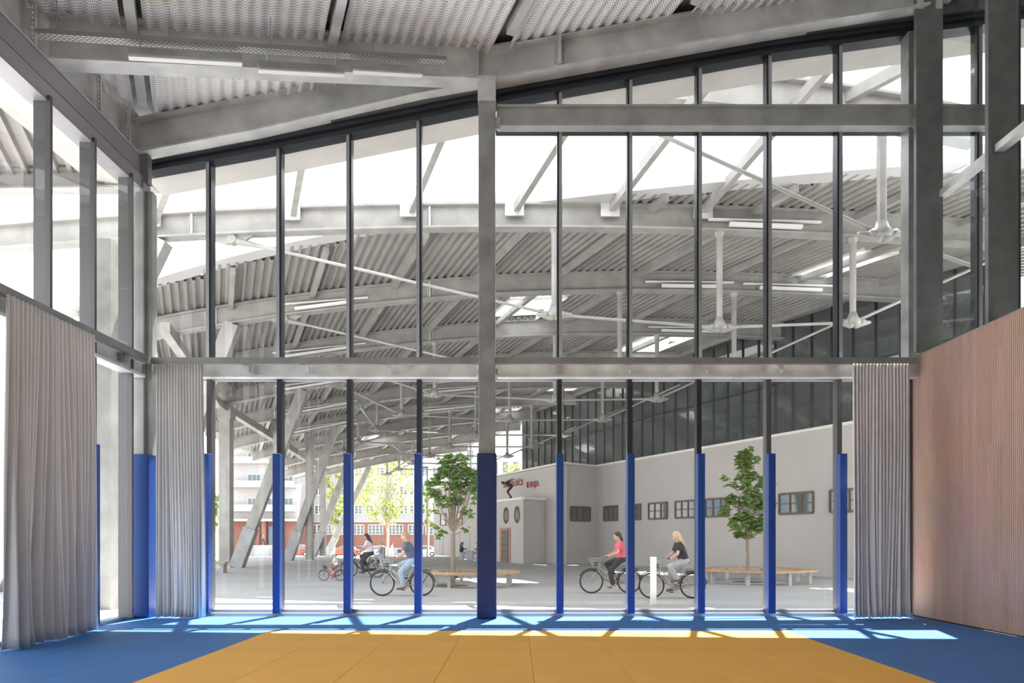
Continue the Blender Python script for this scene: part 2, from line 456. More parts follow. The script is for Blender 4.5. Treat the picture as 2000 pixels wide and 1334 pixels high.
o = MB().box((-.26,-.17,0),(.16,.17,3.05)).build('column_pad', padm, bevel=.02); o.location = (-7.0,13.5,0.001)
tag(o, 'wide blue padding round the corner column beside the left curtain', 'padding')

# front glazing
mx = [X(p, YF) for p in (413,549,684.5,820,956,1092,1228,1362.5,1497.5,1634.5,1770,1905,2040)]
w1 = bpy.data.objects.new('window_1', None); COL.objects.link(w1); struct(w1)
w2 = bpy.data.objects.new('window_2', None); COL.objects.link(w2); struct(w2)
x00 = -7.05
edges = [x00]+mx
for i, x in enumerate(mx):
    z1 = lerp(HEAD, x)+.1
    if i == 4: continue
    if i == 12: x = 12.4
    MB().box((x-.045,13.78,4.9),(x+.045,13.98,z1)).build('mullion', dark, w2)
    MB().box((x+.02*(1 if x>0 else -1)-.03,13.76,4.9),(x+.02*(1 if x>0 else -1)+.03,13.785,z1)).build('mullion_cap', framel if i not in (10,) else galv, w2)
    if i < 11: MB().box((x-.045,13.78,.05),(x+.045,13.98,4.62)).build('mullion', midm if i in (0,) or i > 7 else dark, w1)
for i in range(len(edges)-1):
    a, c = edges[i]+.02, edges[i+1]-.02
    if i < 11: MB().add([(a,YF,.1),(c,YF,.1),(c,YF,4.6),(a,YF,4.6)], [(0,1,2,3)]).build('glass_pane', glass, w1)
    MB().add([(a,YF,4.9),(c,YF,4.9),(c,YF,lerp(HEAD,c)+.05),(a,YF,lerp(HEAD,a)+.05)], [(0,1,2,3)]).build('glass_pane', glass, w2)
MB().box((x00,13.72,-.02),(7.75,14.02,.055)).box((x00,13.86,.055),(7.75,13.96,.11)).build('bottom_rail', framel, w1)
MB().box((x00,13.84,4.54),(7.75,13.98,4.64)).build('top_rail', framel, w1)
MB().box((x00,13.84,4.86),(12.4,13.98,4.95)).build('bottom_rail', dark, w2)
MB().box((X(968,YF),13.84,9.33),(12.4,13.98,9.42)).build('middle_rail', dark, w2)
# transom beams
for a, c, lab in ((-6.95,-.74,'steel transom beam behind the curtain rail left of the centre column'),(-.35,7.66,'steel transom beam behind the curtain rail right of the centre column')):
    o = MB().ibeam([(a,13.66,4.54),(c,13.66,4.54)], .36, .20, .05, .12).build('transom_beam', galv); tag(o, lab, 'beam')
t = thing('transom_beam', 'high steel transom beam across the upper right glazing', 'beam')
MB().ibeam([(-.36,13.62,9.27),(12.4,13.62,9.27)], .40, .22, .05, .16).build('girder', corner_m, t)
MB().box((-.42,13.5,9.2),(-.30,13.56,9.42)).box((7.5,13.48,9.2),(7.62,13.54,9.4)).build('end_bracket', galv, t)
rail_m = mat('rail_steel', (.27,.275,.27), .45, .4, .12, 3)
# curtain rails
t = thing('curtain_rail', 'long horizontal steel curtain rail across the glass front', 'curtain rail')
MB().box((-6.9,13.36,4.74),(7.5,13.44,4.86)).build('rail', rail_m, t)
for x in (-5.0,-3.9,-2.35,.75,2.15,3.6,5.0,6.4): MB().add([(x-.14,13.4,4.735),(x,13.4,4.735),(x,13.56,4.735),(x,13.4,4.6),(x-.01,13.56,4.6)],[(0,1,2),(0,1,3),(1,2,4,3)]).build('bracket', galv, t)
t = thing('curtain_rail', 'steel curtain rail running along the left glass wall', 'curtain rail')
MB().box((-6.88,1.0,4.74),(-6.80,13.36,4.86)).build('rail', rail_m, t)
for y in (12.6,): MB().box((-6.97,y-.06,4.6),(-6.84,y+.06,4.73)).build('bracket', galv_d, t)
o = MB().ibeam([(-7.03,-2,4.48),(-7.03,13.35,4.48)], .30, .26, .05, .12).build('transom_beam', galv); tag(o, 'steel transom beam along the left glass wall under the rail', 'beam')

# mullion pads
for i, x in enumerate(mx):
    if i in (4,) or i > 9: continue
    o = MB().box((x-.07,13.60,.0),(x+.07,13.775,3.04)).build('mullion_pad', padm, bevel=.012)
    o.location.z = .058
    side = 'left' if i < 4 else 'right'
    k = (4-i) if i < 4 else (i-4)
    tag(o, 'blue padded strip on the %s mullion to the %s of the centre column' % (ORD[k-1], side), 'padding', 'mullion pads')

# left glazing
w3 = bpy.data.objects.new('window_3', None); COL.objects.link(w3); struct(w3)
lm = [13.0,11.85,10.72,9.58,8.44,7.3,6.16,5.02,3.9,2.76,1.6,.46,-.7,-1.84,-3]
for i, y in enumerate(lm):
    MB().box((-7.20,y-.03,.05),(-6.95,y+.03,4.5)).build('mullion', midm, w3)
    MB().box((-7.20,y-.03,4.5),(-6.95,y+.03,8.1)).build('mullion', midm, w3)
    ya = 13.34 if i == 0 else lm[i-1]
    for z0, z1 in ((.1,4.5),(4.6,8.08)):
        MB().add([(-6.99,ya,z0),(-6.99,y,z0),(-6.99,y,z1),(-6.99,ya,z1)], [(0,1,2,3)]).build('glass_pane', glass, w3)
MB().box((-7.32,-3,-.02),(-7.12,13.7,.06)).build('bottom_rail', framel, w3)
for i, y in enumerate(lm[1:3]):
    o = MB().box((-7.18,y-.05,.0),(-6.90,y+.05,2.98)).build('mullion_pad', padm, bevel=.012); o.location.z = .001; o.location.x=.0
    o.location.z = .062
    tag(o, ['blue padded strip on the left glass wall beside the big curtain','blue padded strip on the left glass wall hidden behind the big curtain'][i], 'padding', 'mullion pads')

# right wall: slatted wood below, columns and glass above
q = MB(); y = -3.0; prof = [(7.72,-3)]
pr = []
while y < 13.86:
    pr += [(XR, y), (XR, y+.031), (XR+.012, y+.033), (XR+.012, y+.040)]; y += .042
n = len(pr); k = 0
q.v = [(a, c, .02) for a, c in pr]+[(a, c, 4.95) for a, c in pr]
q.f = [(i, i+1, i+1+n, i+n) for i in range(n-1)]
wr = q.build('wall_right', beech); struct(wr)
MB().box((XR+.013,-3,.02),(XR+.15,13.9,4.95)).build('backing', mat('wall_backing', (.25,.16,.12), .7), wr)
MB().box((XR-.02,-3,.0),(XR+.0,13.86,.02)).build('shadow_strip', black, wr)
MB().box((XR-.004,-3,4.95),(XR+.4,13.9,4.965)).build('cap_strip', galv_d, wr)
w4 = bpy.data.objects.new('window_4', None); COL.objects.link(w4); struct(w4)
steelc = mat('grey_painted_steel', (.19, .195, .195), .45, .3, .12, 3)
for k, (yy, lab) in enumerate(((13.38,'grey steel wall column at the right end of the glass front'),(11.81,'grey steel wall column above the slatted wall, nearest the picture edge'),(9.72,'grey steel wall column outside the right picture edge'))):
    t = thing('wall_column', lab, 'column', (7.72 if k == 0 else 8.03,yy,4.97))
    MB().box((-.25,0,0),(.25,.09,6.85 if k == 0 else 7.1)).build('shaft', steelc, t, bevel=.005)
    for x in (-.18,.17):
        if k == 0: MB().box((x-.06,-.02,6.4),(x+.06,0,6.6)).build('bolt_plate', galv, t)
ys = [14.0,11.9,9.8,7.7,5.6,3.5,1.4,-.7,-3]
for a, c in zip(ys, ys[1:]):
    MB().add([(8.29,a,4.97),(8.29,c,4.97),(8.29,c,11.9),(8.29,a,11.9)], [(0,1,2,3)]).build('glass_pane', sideglass, w4)
    MB().box((8.24,c-.03,4.97),(8.36,c+.03,11.9)).build('mullion', midm, w4)
o = MB().ibeam([(8.03,13.85,11.62),(8.03,-3,11.62)], .4, .34, .04, .05).build('edge_beam', galv); tag(o, 'galvanised edge beam over the right-hand clerestory', 'beam')
for a, c, lab in ((13.33,11.93,'steel glazing rail between the two grey wall columns'),(11.78,9.83,'steel glazing rail at the right picture edge')):
    o = MB().bar((7.95,a,7.9),(7.95,c,7.9), .16, .12).build('glazing_rail', galv); tag(o, lab, 'rail')
o = MB().box((X(1768,13.7),13.58,4.9),(X(1788,13.7),13.86,11.1)).build('end_post', galv_d); tag(o, 'narrow galvanised post beside the grey column at the right end', 'post')
# neighbouring gallery seen dimly through the right glass
q = MB().box((12.5,-3,0),(12.7,14.0,12.9)).box((8.45,-3,4.6),(12.5,13.8,4.8)).box((7.78,13.75,-.1),(12.5,14.0,4.8))
o = q.build('wall_gallery', mat('gallery_wall', (.42,.43,.43), .8)); struct(o)

# curtains
def curtain(name, label, p0, p1, ztop, zbot, folds, amp, seed, flare=0.0, normal=(0,-1)):
    rnd = random.Random(seed); mb = MB()
    p0, p1 = V(p0), V(p1); L = (p1-p0).length; d = (p1-p0).normalized(); nn = V((*normal, 0))
    nu = folds*10; nv = 26
    ph = [rnd.uniform(-.3,.3) for _ in range(folds+2)]; am = [rnd.uniform(.55,1.25) for _ in range(folds+2)]
    big = [rnd.uniform(-1,1) for _ in range(folds+2)]
    for j in range(nv+1):
        v = j/nv; z = ztop+(zbot-ztop)*v
        for i in range(nu+1):
            u = i/nu; s_ = u*folds; k = int(min(s_, folds-1))
            f = s_-k
            sm = f*f*(3-2*f)
            a = (am[k]*(1-sm)+am[k+1]*sm); bb = (big[k]*(1-sm)+big[k+1]*sm)
            grow = .35+.65*v
            wv = noise.noise(V((s_*.22, v*.9+seed, 0)))
            w2_ = noise.noise(V((s_*.11+5, v*.7+seed*2, 3)))
            q_ = v*v
            off = amp*a*(.30+.25*v)*math.sin(2*math.pi*(s_+.5*q_*wv))*(1-.55*q_)+amp*1.1*q_*bb*math.sin(2*math.pi*(s_*.52+.6*w2_))+amp*.9*v*wv*2
            hem = .03*max(0, v-.93)/.07
            off += hem*abs(math.sin(s_*3.1))
            lat = (u-.5)*L*(1+flare*v*v)+.5*L + .16*v*w2_*min(1,6*u,6*(1-u))
            p = p0+d*lat+nn*off; mb.v.append((p.x, p.y, z+(.012*abs(math.sin(s_*2.3)) if j == nv else 0)))
    for j in range(nv):
        for i in range(nu):
            a = j*(nu+1)+i; mb.f.append((a, a+1, a+nu+2, a+nu+1))
    t = thing(name, label, 'curtain', (0,0,0), group=None)
    o = mb.build('fabric', curt, t, smooth=True); m = o.modifiers.new('thick', 'SOLIDIFY'); m.thickness = .004
    return t
curtain('curtain', 'tall grey pleated curtain on the left glass wall, nearest the camera', (-6.76,9.5,0), (-6.76,11.50,0), 4.73, .012, 23, .12, 3, .06, (1,0))
curtain('curtain', 'grey pleated curtain at the left end of the glass front', (-6.70,13.36,0), (-5.83,13.36,0), 4.73, .012, 16, .085, 9, .05)
curtain('curtain', 'grey pleated curtain at the right end beside the slatted wood wall', (6.26,13.33,0), (7.32,13.33,0), 4.73, .012, 17, .085, 21, .02)

# ============================================================ OUTSIDE GROUND
g = MB(); g.add([(-90,14.02,GZ),(40,14.02,GZ),(40,61,GZ),(-90,61,GZ),(40,100,-1.1),(-90,100,-1.1),(60,160,-1.1),(-120,160,-1.1)], [(0,1,2,3)])
struct(g.build('plaza_paving', pave))
g = MB().add([(-120,61,GZ),(60,61,GZ),(60,72,GZ-.28),(-120,72,GZ-.28)], [(0,1,2,3)]).build('sunny_footpath', mat('pale_paving', (.42,.39,.35), .8, 0, .06, .5)); struct(g)
g = MB().add([(-120,72,GZ-.28),(60,72,GZ-.28),(60,90,-.85),(-120,90,-.85)], [(0,1,2,3)]).build('verge', pave); struct(g)
g = MB().add([(-160,90,-.85),(60,90,-.85),(60,100,-1.1),(60,200,-1.1),(-160,200,-1.1),(-160,100,-1.1)], [(0,1,2,5),(5,2,3,4)]).build('street', asph); struct(g)
for k, (x0, x1, y0, y1) in enumerate(((-42,-37.5,73,79),(-33,-22,75,84),(-19,-6,73,82))):
    zt = lambda y: GZ-.28-(y-72)*.0317+.03
    o = MB().add([(x0,y0,zt(y0)),(x1,y0,zt(y0)),(x1,y1,zt(y1)),(x0,y1,zt(y1)),(x0,y0,zt(y0)-.1),(x1,y0,zt(y0)-.1),(x1,y1,zt(y1)-.1),(x0,y1,zt(y1)-.1)],[(0,1,2,3),(0,4,5,1),(1,5,6,2),(2,6,7,3),(3,7,4,0)]).build('grass_verge', grass)
    tag(o, ['small patch of sunlit grass beyond the far-left steel column','long strip of sunlit grass in front of the red cars','strip of grass beneath the pale street tree'][k], 'grass', kind='stuff')
sw = MB().box((-30,14.02,GZ-.02),(14,15.9,GZ+.012)).build('threshold_bounce_strip', mat('threshold_bounce', (.80,.78,.74), .8, 0, .04, .6)); struct(sw)  # ground strip made paler than the paving to bounce more light indoors
mk = MB().box((-6.0,39.2,GZ),(6.0,39.5,GZ+.004)).build('green_line', mat('green_line', (.25,.5,.33), .8)); tag(mk, 'faint green line painted on the paving behind the left tree', 'painted line')
ut = MB().box((-30,16.9,GZ),(16,16.97,GZ+.01)).build('drain_channel', concrete); tag(ut, 'long narrow drain channel in the paving outside the glass front', 'drain')

# ============================================================ CANOPY
YA, SP = 21.5, 5.8
YB = [YA+SP*i for i in range(10)]
def zb(i, x):
    if i == 0: return 10.74-.0027*x*x
    return 10.85-.0053*(x-4.5)**2 if x < 4.5 else 10.85-.0035*(x-4.5)**2
HB = .74
def zdeck(x, y):
    if y < YB[1]:
        t = max(0, min(1, (y-YA)/SP)); a = zb(0, x); 
        return max(zb(0, x), 0)*(1-t)+zb(1, x)*t+HB
    return zb(1, x)+HB
def edgeY(x): return 21.6-.27*x
AW = 27.45                                            # upper glazing plan line X = AW-.46 Y
def xr(y): return AW-.46*y
skyl = [(26.0,11.6,1.3,3.4),(31.5,.3,2.4,3.0),(37,7.2,2.4,3.4),(46,-5.6,2.2,3),(47.5,3.3,2.4,3),(62,-12.4,2.6,4),(57,-1.5,2.4,3)]
def in_sky(x, y):
    for sy, sx, wx, ly in skyl:
        if abs(y-sy) < ly/2 and abs(x-(sx+SL*(y-sy))) < wx/2: return True
    return False
def yback(x): return 75.5
q = MB(); rib = .30
prof = [(0,0),(.09,0),(.13,.10),(.26,.10)]
xs = []
x = -14.0
while x < 46:
    for a, c in prof: xs.append((x+a, c))
    x += rib
ysd = [17.0+.75*i for i in range(79)]
idx = {}
for i, (x0, hz) in enumerate(xs):
    for j, y in enumerate(ysd):
        X_ = x0+SL*(y-21.5)
        idx[i, j] = len(q.v); q.v.append((X_, y, zdeck(X_, y)+hz))
for i in range(len(xs)-1):
    for j in range(len(ysd)-1):
        ks = (idx[i,j], idx[i+1,j], idx[i+1,j+1], idx[i,j+1]); cx = sum(q.v[k][0] for k in ks)/4; cy = sum(q.v[k][1] for k in ks)/4
        if cy < edgeY(cx)+.35 or cx < -19.5-.05*(cy-25) or cx > xr(cy)+2.5 or in_sky(cx, cy): continue
        if cy > 70 and cx < -16: continue
        q.f.append(ks)
cd = q.build('canopy_roof_deck', deckm); struct(cd)
# upper skin so that no sun leaks at rib ends and the top reads as a roof
q = MB(); nx = 70
for i in range(nx+1):
    for j, y in enumerate(ysd):
        X_ = -19.5+i*.5-.0*(y); q.v.append((X_, y, zdeck(X_, y)+.16))
for i in range(nx):
    for j in range(len(ysd)-1):
        a = i*len(ysd)+j; ks = (a, a+len(ysd), a+len(ysd)+1, a+1); cx = sum(q.v[k][0] for k in ks)/4; cy = sum(q.v[k][1] for k in ks)/4
        if cy < edgeY(cx)+.5 or cx > xr(cy)+2.5 or in_sky(cx, cy): continue
        q.f.append(ks)
o = q.build('canopy_roof_skin', deckm); struct(o)
# front edge fascia with soffit strip
pts = [(x, edgeY(x), zdeck(x, edgeY(x))) for x in [-19.5+i*1.0 for i in range(37)] if x < xr(edgeY(x))+2]
o = MB().sweep(pts, [(-.45,.0),(.12,.0),(.12,.42),(.06,.42),(.06,.12),(-.45,.12)]).build('canopy_edge_fascia', mat('fascia_sheet', (.62,.62,.62), .45, .3, .08, .6))
tag(o, 'pale curved edge fascia along the front rim of the plaza canopy', 'fascia')
# skylights
places = ['nearest the right end of the glass front','just right of the centre column, above the rods','right of centre, above the transom','left of the centre column, just below the transom','right of the centre column, just below the transom','far left at the back of the canopy','far back behind the centre column']
for k, (sy, sx, wx, ly) in enumerate(skyl):
    t = thing('skylight', 'bright rectangular skylight in the canopy roof, '+places[k], 'skylight', group='canopy skylights')
    cs = [(-1,-1),(1,-1),(1,1),(-1,1)]; pts = []
    for a, c in cs:
        y = sy+c*ly/2; x = sx+SL*(y-sy)+a*wx/2; pts.append(V((x, y, zdeck(x, y)-.02)))
    f = MB()
    for a, c in zip(pts, pts[1:]+pts[:1]): f.bar(a+V((0,0,.25)), c+V((0,0,.25)), .06, .55)
    f.build('kerb', whitep, t)
    f = MB(); m1 = (pts[0]+pts[1])/2; m2 = (pts[2]+pts[3])/2
    f.bar(m1+V((0,0,.5)), m2+V((0,0,.5)), .06, .08); f.build('glazing_bar', framel, t)
    MB().add([p+V((0,0,.52)) for p in pts], [(0,1,2,3)]).build('glass_pane', glass, t)

# canopy beams with struts and tie rods
def casting(mb, p, s_=1.0):
    x, y, z = p
    mb.tube([(x,y,z+.34*s_),(x,y,z+.20*s_),(x,y,z+.05*s_),(x,y,z-.03*s_)], [.11*s_,.16*s_,.26*s_,.22*s_], 8)
    mb.cap((x-.50*s_,y,z+.06*s_), (x-.1*s_,y,z+.02*s_), .05*s_, .15*s_, 8); mb.cap((x+.50*s_,y,z+.06*s_), (x+.1*s_,y,z+.02*s_), .05*s_, .15*s_, 8)
    for a in (-.25,.25): mb.tube([(x+a*s_,y-.16*s_,z+.05*s_),(x+a*s_,y+.16*s_,z+.05*s_)], .07*s_, 8)
hang = ['nearest','second','third','fourth','fifth','sixth','seventh','eighth','ninth','farthest']
for i, y in enumerate(YB):
    t = thing('canopy_beam', '%s arched galvanised beam of the plaza canopy, counted outward from the glass' % hang[i], 'beam', group='canopy arch beams')
    xa = -26 if i == 0 else -17.2-.12*(y-27)
    xb = xr(y)+1.5 if i > 0 else 15
    n = 30; pts = [(xa+(xb-xa)*k/n, y, zb(i, xa+(xb-xa)*k/n)) for k in range(n+1)]
    MB().ibeam(pts, HB, .40, .06, .05).build('arch', galv_out, t)
    if i < 7:
        s_ = MB()
        for xx in (X(840,y), X(455+i*30,y)-1.2):
            z0 = zb(i, xx)
            s_.box((xx-.03,y-.12,z0+.06),(xx+.03,y-.02,z0+HB-.06))
            for k in range(8):
                for dx in (-.09,.09): s_.ell((xx+dx,y-.04,z0+.12+k*.07), .025, 5, 4)
        s_.build('splice_plate', galv, t)
    nodes = [(1.15-2.45*i, 7.95+.05*i), (6.1-2.15*i, 7.75+.02*i), (10.1-1.8*i, 7.85)]
    if i == 0: nodes = [(1.15,8.13),(6.1,7.75),(10.1,7.9)]
    nodes = [(a, c) for a, c in nodes if a < xr(y)-.3 and a > -14]
    xe = -8.5-.3*i; rod = []
    rod.append(V((xe, y, zb(i, xe)-.12)))
    for a, c in nodes:
        st = MB().tube([(a,y,zb(i, a)),(a,y,zb(i,a)-.15),(a,y,c+.3)], [.15,.10,.09], 10).build('strut', galv_out, t, smooth=False)
        cm = MB(); casting(cm, (a, y, c)); cm.build('cast_node', galv_out, st, smooth=True)
        rod.append(V((a, y, c+.05)))
    a = rod[-1]; xx = min(a.x+4.2, xr(y)); rod.append(V((xx, y, min(a.z+ (xx-a.x)*.45, zb(i, xx)))))
    for a, c in zip(rod, rod[1:]): MB().tube([a, c], .045 if i < 3 else .05, 8).build('tie_rod', galv_out, t)
    if xe > xa:
        ec = MB(); p = rod[0]; dd = (rod[1]-rod[0]).normalized()
        ec.prism([(p.x-1.2,p.z+.17),(p.x+.7,p.z+.17),(p.x+.25,p.z-.12),(p.x-.2,p.z-.14)], y-.04, y+.04)
        ec.tube([(p.x,y-.12,p.z),(p.x,y+.12,p.z)], .14, 12); ec.cap(p, p+dd*.9, .12, .05)
        ec.build('end_lug', galv_out, t)
    # little luminaires and cable trays on the near side of the web
    if i < 6:
        for (px_a, px_b) in (((1420,1560),) if i == 0 else ((600-20*i,690),(1290,1400),(1480,1600)) if i < 3 else ((560,680),(830,930))):
            a, c = X(px_a, y), X(px_b, y)
            if c > xr(y): continue
            f = MB().bar((a,y-.25,zb(i,a)+.16),(c,y-.25,zb(i,c)+.16), .14, .10); f.bar((a-.6,y-.16,zb(i,a)+.34),(c+.6,y-.16,zb(i,c)+.34), .10, .05)
            f.build('strip_lamp', lampw, t)
# inclined legs and posts on the left
def leg(label, a, c, wd, sleeve=True):
    t = thing('inclined_leg', label, 'support leg', group='inclined canopy legs')
    a, c = V(a), V(c)
    MB().bar(a, c, wd, wd*.75, up=(0,1,0)).build('shaft', galv_out, t)
    d = (c-a)
    if sleeve: MB().bar(a, a+d*.22, wd+.12, wd*.75+.12, up=(0,1,0)).build('base_sleeve', mat('leg_sleeve_steel', (.36, .365, .37), .5, .2, .12, 2), t)
    return t
leg('broad inclined canopy leg behind the left corner column', (X(-20,YB[0]),YB[0],GZ), (X(312,YB[0]),YB[0],zb(0,X(312,YB[0]))), .62)
leg('inclined canopy leg behind the front-left curtain', (X(270,YB[1]),YB[1],GZ), (X(455,YB[1]),YB[1],zb(1,X(455,YB[1]))), .58)
leg('inclined canopy leg crossing between the first two blue mullions left', (X(462,YB[3]),YB[3],GZ), (X(592,YB[3]),YB[3],zb(3,X(592,YB[3]))), .56)
leg('inclined canopy leg crossing right of the second blue mullion', (X(562,YB[5]),YB[5],GZ), (X(655,YB[5]),YB[5],zb(5,X(655,YB[5]))), .54)
leg('slimmer inclined canopy leg left of the third blue mullion', (X(610,YB[7]),YB[7],GZ), (X(690,YB[7]),YB[7],zb(7,X(690,YB[7]))), .52)
leg('farthest and slimmest inclined canopy leg, in front of the street trees', (X(634,YB[9]),YB[9]+.6,GZ-.35), (X(722,YB[9]),YB[9],zb(8,X(722,YB[9]))), .52)
for k, (px, i, wd) in enumerate(((437,3,.58),(540,4,.5),(602,5,.46),(628.5,7,.42))):
    y = YB[i]+.0; x = X(px, y)
    t = thing('canopy_post', ['upright galvanised canopy post at the left edge of the glass front','upright galvanised canopy post half hidden by a blue mullion','upright galvanised canopy post between two inclined legs','farthest upright canopy post, next to the yellow-green tree'][k], 'post', (x, y+.35, GZ), group='upright canopy posts')
    MB().box((-wd/2,-wd/2,0),(wd/2,wd/2,zb(2,x)-GZ-.1)).build('shaft', galv_out, t)
    MB().box((-wd/2-.1,-wd/2-.1,0),(wd/2+.1,wd/2+.1,.05)).build('base_plate', galv, t)
    MB().box((-wd/2-.08,-wd/2-.08,zb(2,x)-GZ-.7),(wd/2+.08,wd/2+.08,zb(2,x)-GZ-.1)).build('head_sleeve', galv_out, t)
o = MB().bar(P(424,786,38.0), P(640,922,58.0), .34, .40).build('edge_member', galv_out); tag(o, 'descending edge member linking the left canopy post heads', 'beam')
o = MB().bar(P(322,640,26.0), P(424,786,38.0), .34, .40).build('edge_member', galv_out); tag(o, 'edge member behind the front-left curtain, nearest part of the canopy rim', 'beam')

# purlins: bridging bars over the sky gap and under the canopy
br = [(302,-6.85),(572,-4.25),(802,-1.2),(1005,1.75),(1190,4.4),(1370,7.0)]
pos = ['far left beside the corner column','left, above the second blue mullion','left, next to the centre column','right of the centre column','above the second mullion right of the centre column','above the third mullion right of the centre column']
for k, (px, xt) in enumerate(br):
    xb_ = X(px, YA); a = V((xt, 14.6, ceilz(xt)-.05)); c = V((xb_, YA, zb(0, xb_)+HB-.16))
    t = thing('bridging_purlin', 'sunlit steel purlin bridging the sky gap, '+pos[k], 'purlin', group='purlins over the sky gap')
    MB().bar(a, c, .16, .26).build('bar', galv_out, t)
    MB().box((c.x-.28,YA-.24,c.z-.26),(c.x+.28,YA-.18,c.z+.16)).build('end_plate', galv, t)
for k in range(13):
    x0 = -11.5+3.1*k; y0 = None; pts = []
    for j in range(70):
        y = 17.5+.8*j; x = x0+SL*(y-21.5)
        if y < edgeY(x)+.1 or x > xr(y) or x < -18.5-.05*(y-25): continue
        pts.append((x, y, zdeck(x, y)-.22))
    if len(pts) < 3: continue
    o = MB().sweep(pts, [(-.09,0),(.09,0),(.09,.21),(-.09,.21)]).build('canopy_purlin', galv_out)
    tag(o, 'long purlin under the corrugated canopy roof, %s from the left' % ORD[k], 'purlin', 'canopy purlins')

# eave soffit of our own roof
q = MB()
for (xa, za), (xb, zb2) in zip(HEAD, HEAD[1:]):
    q.add([(xa,14.0,za+.02),(xb,14.0,zb2+.02),(xb,14.62,zb2+.0),(xa,14.62,za+.0),(xa,14.0,za+1.6),(xb,14.0,zb2+1.6),(xb,14.62,zb2+.35),(xa,14.62,za+.35)],
          [(0,3,2,1),(3,7,6,2),(4,5,6,7)])
q.add([(-8.6,-3,8.5),(-7.3,-3,8.5),(-7.3,14.0,8.5),(-8.0,15.2,8.7),(-8.6,14.9,8.7)], [(0,1,2,3,4)])
struct(q.build('trim_4', soff))
q = MB(); xsl = []; x = -14.5
while x < -2:
    for a, c in ((0,0),(.09,0),(.13,.10),(.26,.10)): xsl.append((x+a, c))
    x += .30
ysl = [-3+1.1*i for i in range(17)]
for x0, hz in xsl:
    for y in ysl: q.v.append((x0+SL*(y-14.6), y, 8.95+hz+.12*(x0+SL*(y-14.6)+7.3)*.3))
for i in range(len(xsl)-1):
    for j in range(len(ysl)-1):
        a = i*len(ysl)+j; ks = (a, a+len(ysl), a+len(ysl)+1, a+1); cx = sum(q.v[k][0] for k in ks)/4
        if -13.0 < cx < -7.5: q.f.append(ks)
lv = q.build('left_eave_deck', deckm); struct(lv)
o = MB().ibeam([(-13.2,14.55,8.5),(-7.3,14.55,8.55)], .42, .3, .04, .04).build('eave_beam', galv_out); tag(o, 'eave beam outside the upper left corner of the glass', 'beam')
# nearest beam 0 outside upper right
t = thing('canopy_beam', 'short galvanised beam outside the topmost right panes, with one hanging strut', 'beam')
path = [P(1148,190,17.0),P(1230,198,17.0),P(1350,205,17.0),P(1500,220,17.0),P(1640,238,17.0),P(1765,258,17.0),P(1900,285,17.0)]
MB().ibeam(path, .80, .40, .06, .05).build('arch', galv_out, t)
nd = P(1722,462,17.0)
st = MB().tube([P(1722,250,17.0), nd+V((0,0,.3))], .11, 10).build('strut', galv_out, t); cm = MB(); casting(cm, nd, 1.05); cm.build('cast_node', galv_out, st, smooth=True)
r0 = P(1150,200,17.0); ro = MB().tube([r0, nd+V((0,0,.05))], .05, 8); ro.build('tie_rod', galv_out, t)
MB().tube([nd+V((0,0,.05)), P(1900,520,17.0)], .05, 8).build('tie_rod', galv_out, t)
MB().tube([r0+V((0,-.12,0)), r0+V((0,.12,0))], .17, 12).cap(r0, r0.lerp(nd,.12), .16, .06).build('end_lug', galv_out, t)
o = MB().bar(P(1655,190,17.0), (9.6,14.4,11.9), .16, .28).build('bridging_purlin', galv_out); tag(o, 'sunlit steel purlin seen in the topmost right pane', 'purlin', 'purlins over the sky gap')
# tall post left outside
t = thing('outer_post', 'pale concrete post outside the left glass wall beside the big curtain', 'post', (X(208,16.2),16.2,GZ))
MB().box((-.21,-.2,0),(.21,.2,8.3)).build('shaft', mat('darkened_concrete', (.26,.26,.25), .8, 0, .15, 2), t)  # concrete toned darker to hold down the sunlit post's brightness

# ============================================================ POOL BUILDING (white)
def wl(y, a=26.4): return V((a-.46*y, y, 0))
ZT = 6.0
build = thing('bathhouse', 'long white rendered bathhouse with a row of brown windows', 'building')
A0, A1, B0, C1 = V((14.2,26.6,0)), V((5.1,45.7,0)), V((2.8,43.7,0)), V((-7.6,66.2,0))
# one continuous wall volume: faces visible from the plaza
def wallq(mb, p, q_, z0, z1, th=.35, depthdir=None):
    d = (q_-p).normalized(); n = V((-d.y, d.x, 0)) if depthdir is None else depthdir
    mb.add([p+V((0,0,z0)), q_+V((0,0,z0)), q_+V((0,0,z1)), p+V((0,0,z1)), p+n*th+V((0,0,z0)), q_+n*th+V((0,0,z0)), q_+n*th+V((0,0,z1)), p+n*th+V((0,0,z1))],
           [(0,1,2,3),(5,4,7,6),(3,2,6,7),(0,3,7,4),(1,5,6,2),(0,4,5,1)])
inn = V((.91,.415,0))
q = MB()
wallq(q, A1, A0, GZ, ZT, .35, inn); q.build('plaza_wall', white, build)
q = MB(); wallq(q, B0, A1, GZ, ZT-.02, .35, V((-.1,1,0))); q.build('return_wall', white, build)
q = MB(); wallq(q, C1, B0, GZ, ZT-.03, .35, inn); q.build('entrance_wall', white, build)
q = MB(); off = inn*-.06
for p, c in ((A1, A0), (C1, B0)): wallq(q, p+off, c+off, ZT-.0, ZT+.12, .5, inn)
wallq(q, B0+V((0,-.06,0)), A1+V((0,-.06,0)), ZT, ZT+.12, .5, V((-.1,1,0)))
q.build('coping', whitep, build)
MB().add([A0+inn*.2+V((0,0,ZT-.1)), A1+inn*.2+V((0,0,ZT-.1)), B0+V((.2,.3,ZT-.1)), C1+inn*.2+V((0,0,ZT-.1)), C1+V((14,6,ZT-.1)), A0+V((14,8,ZT-.1))], [(0,1,2,3,4,5)]).build('flat_roof', concrete, build)
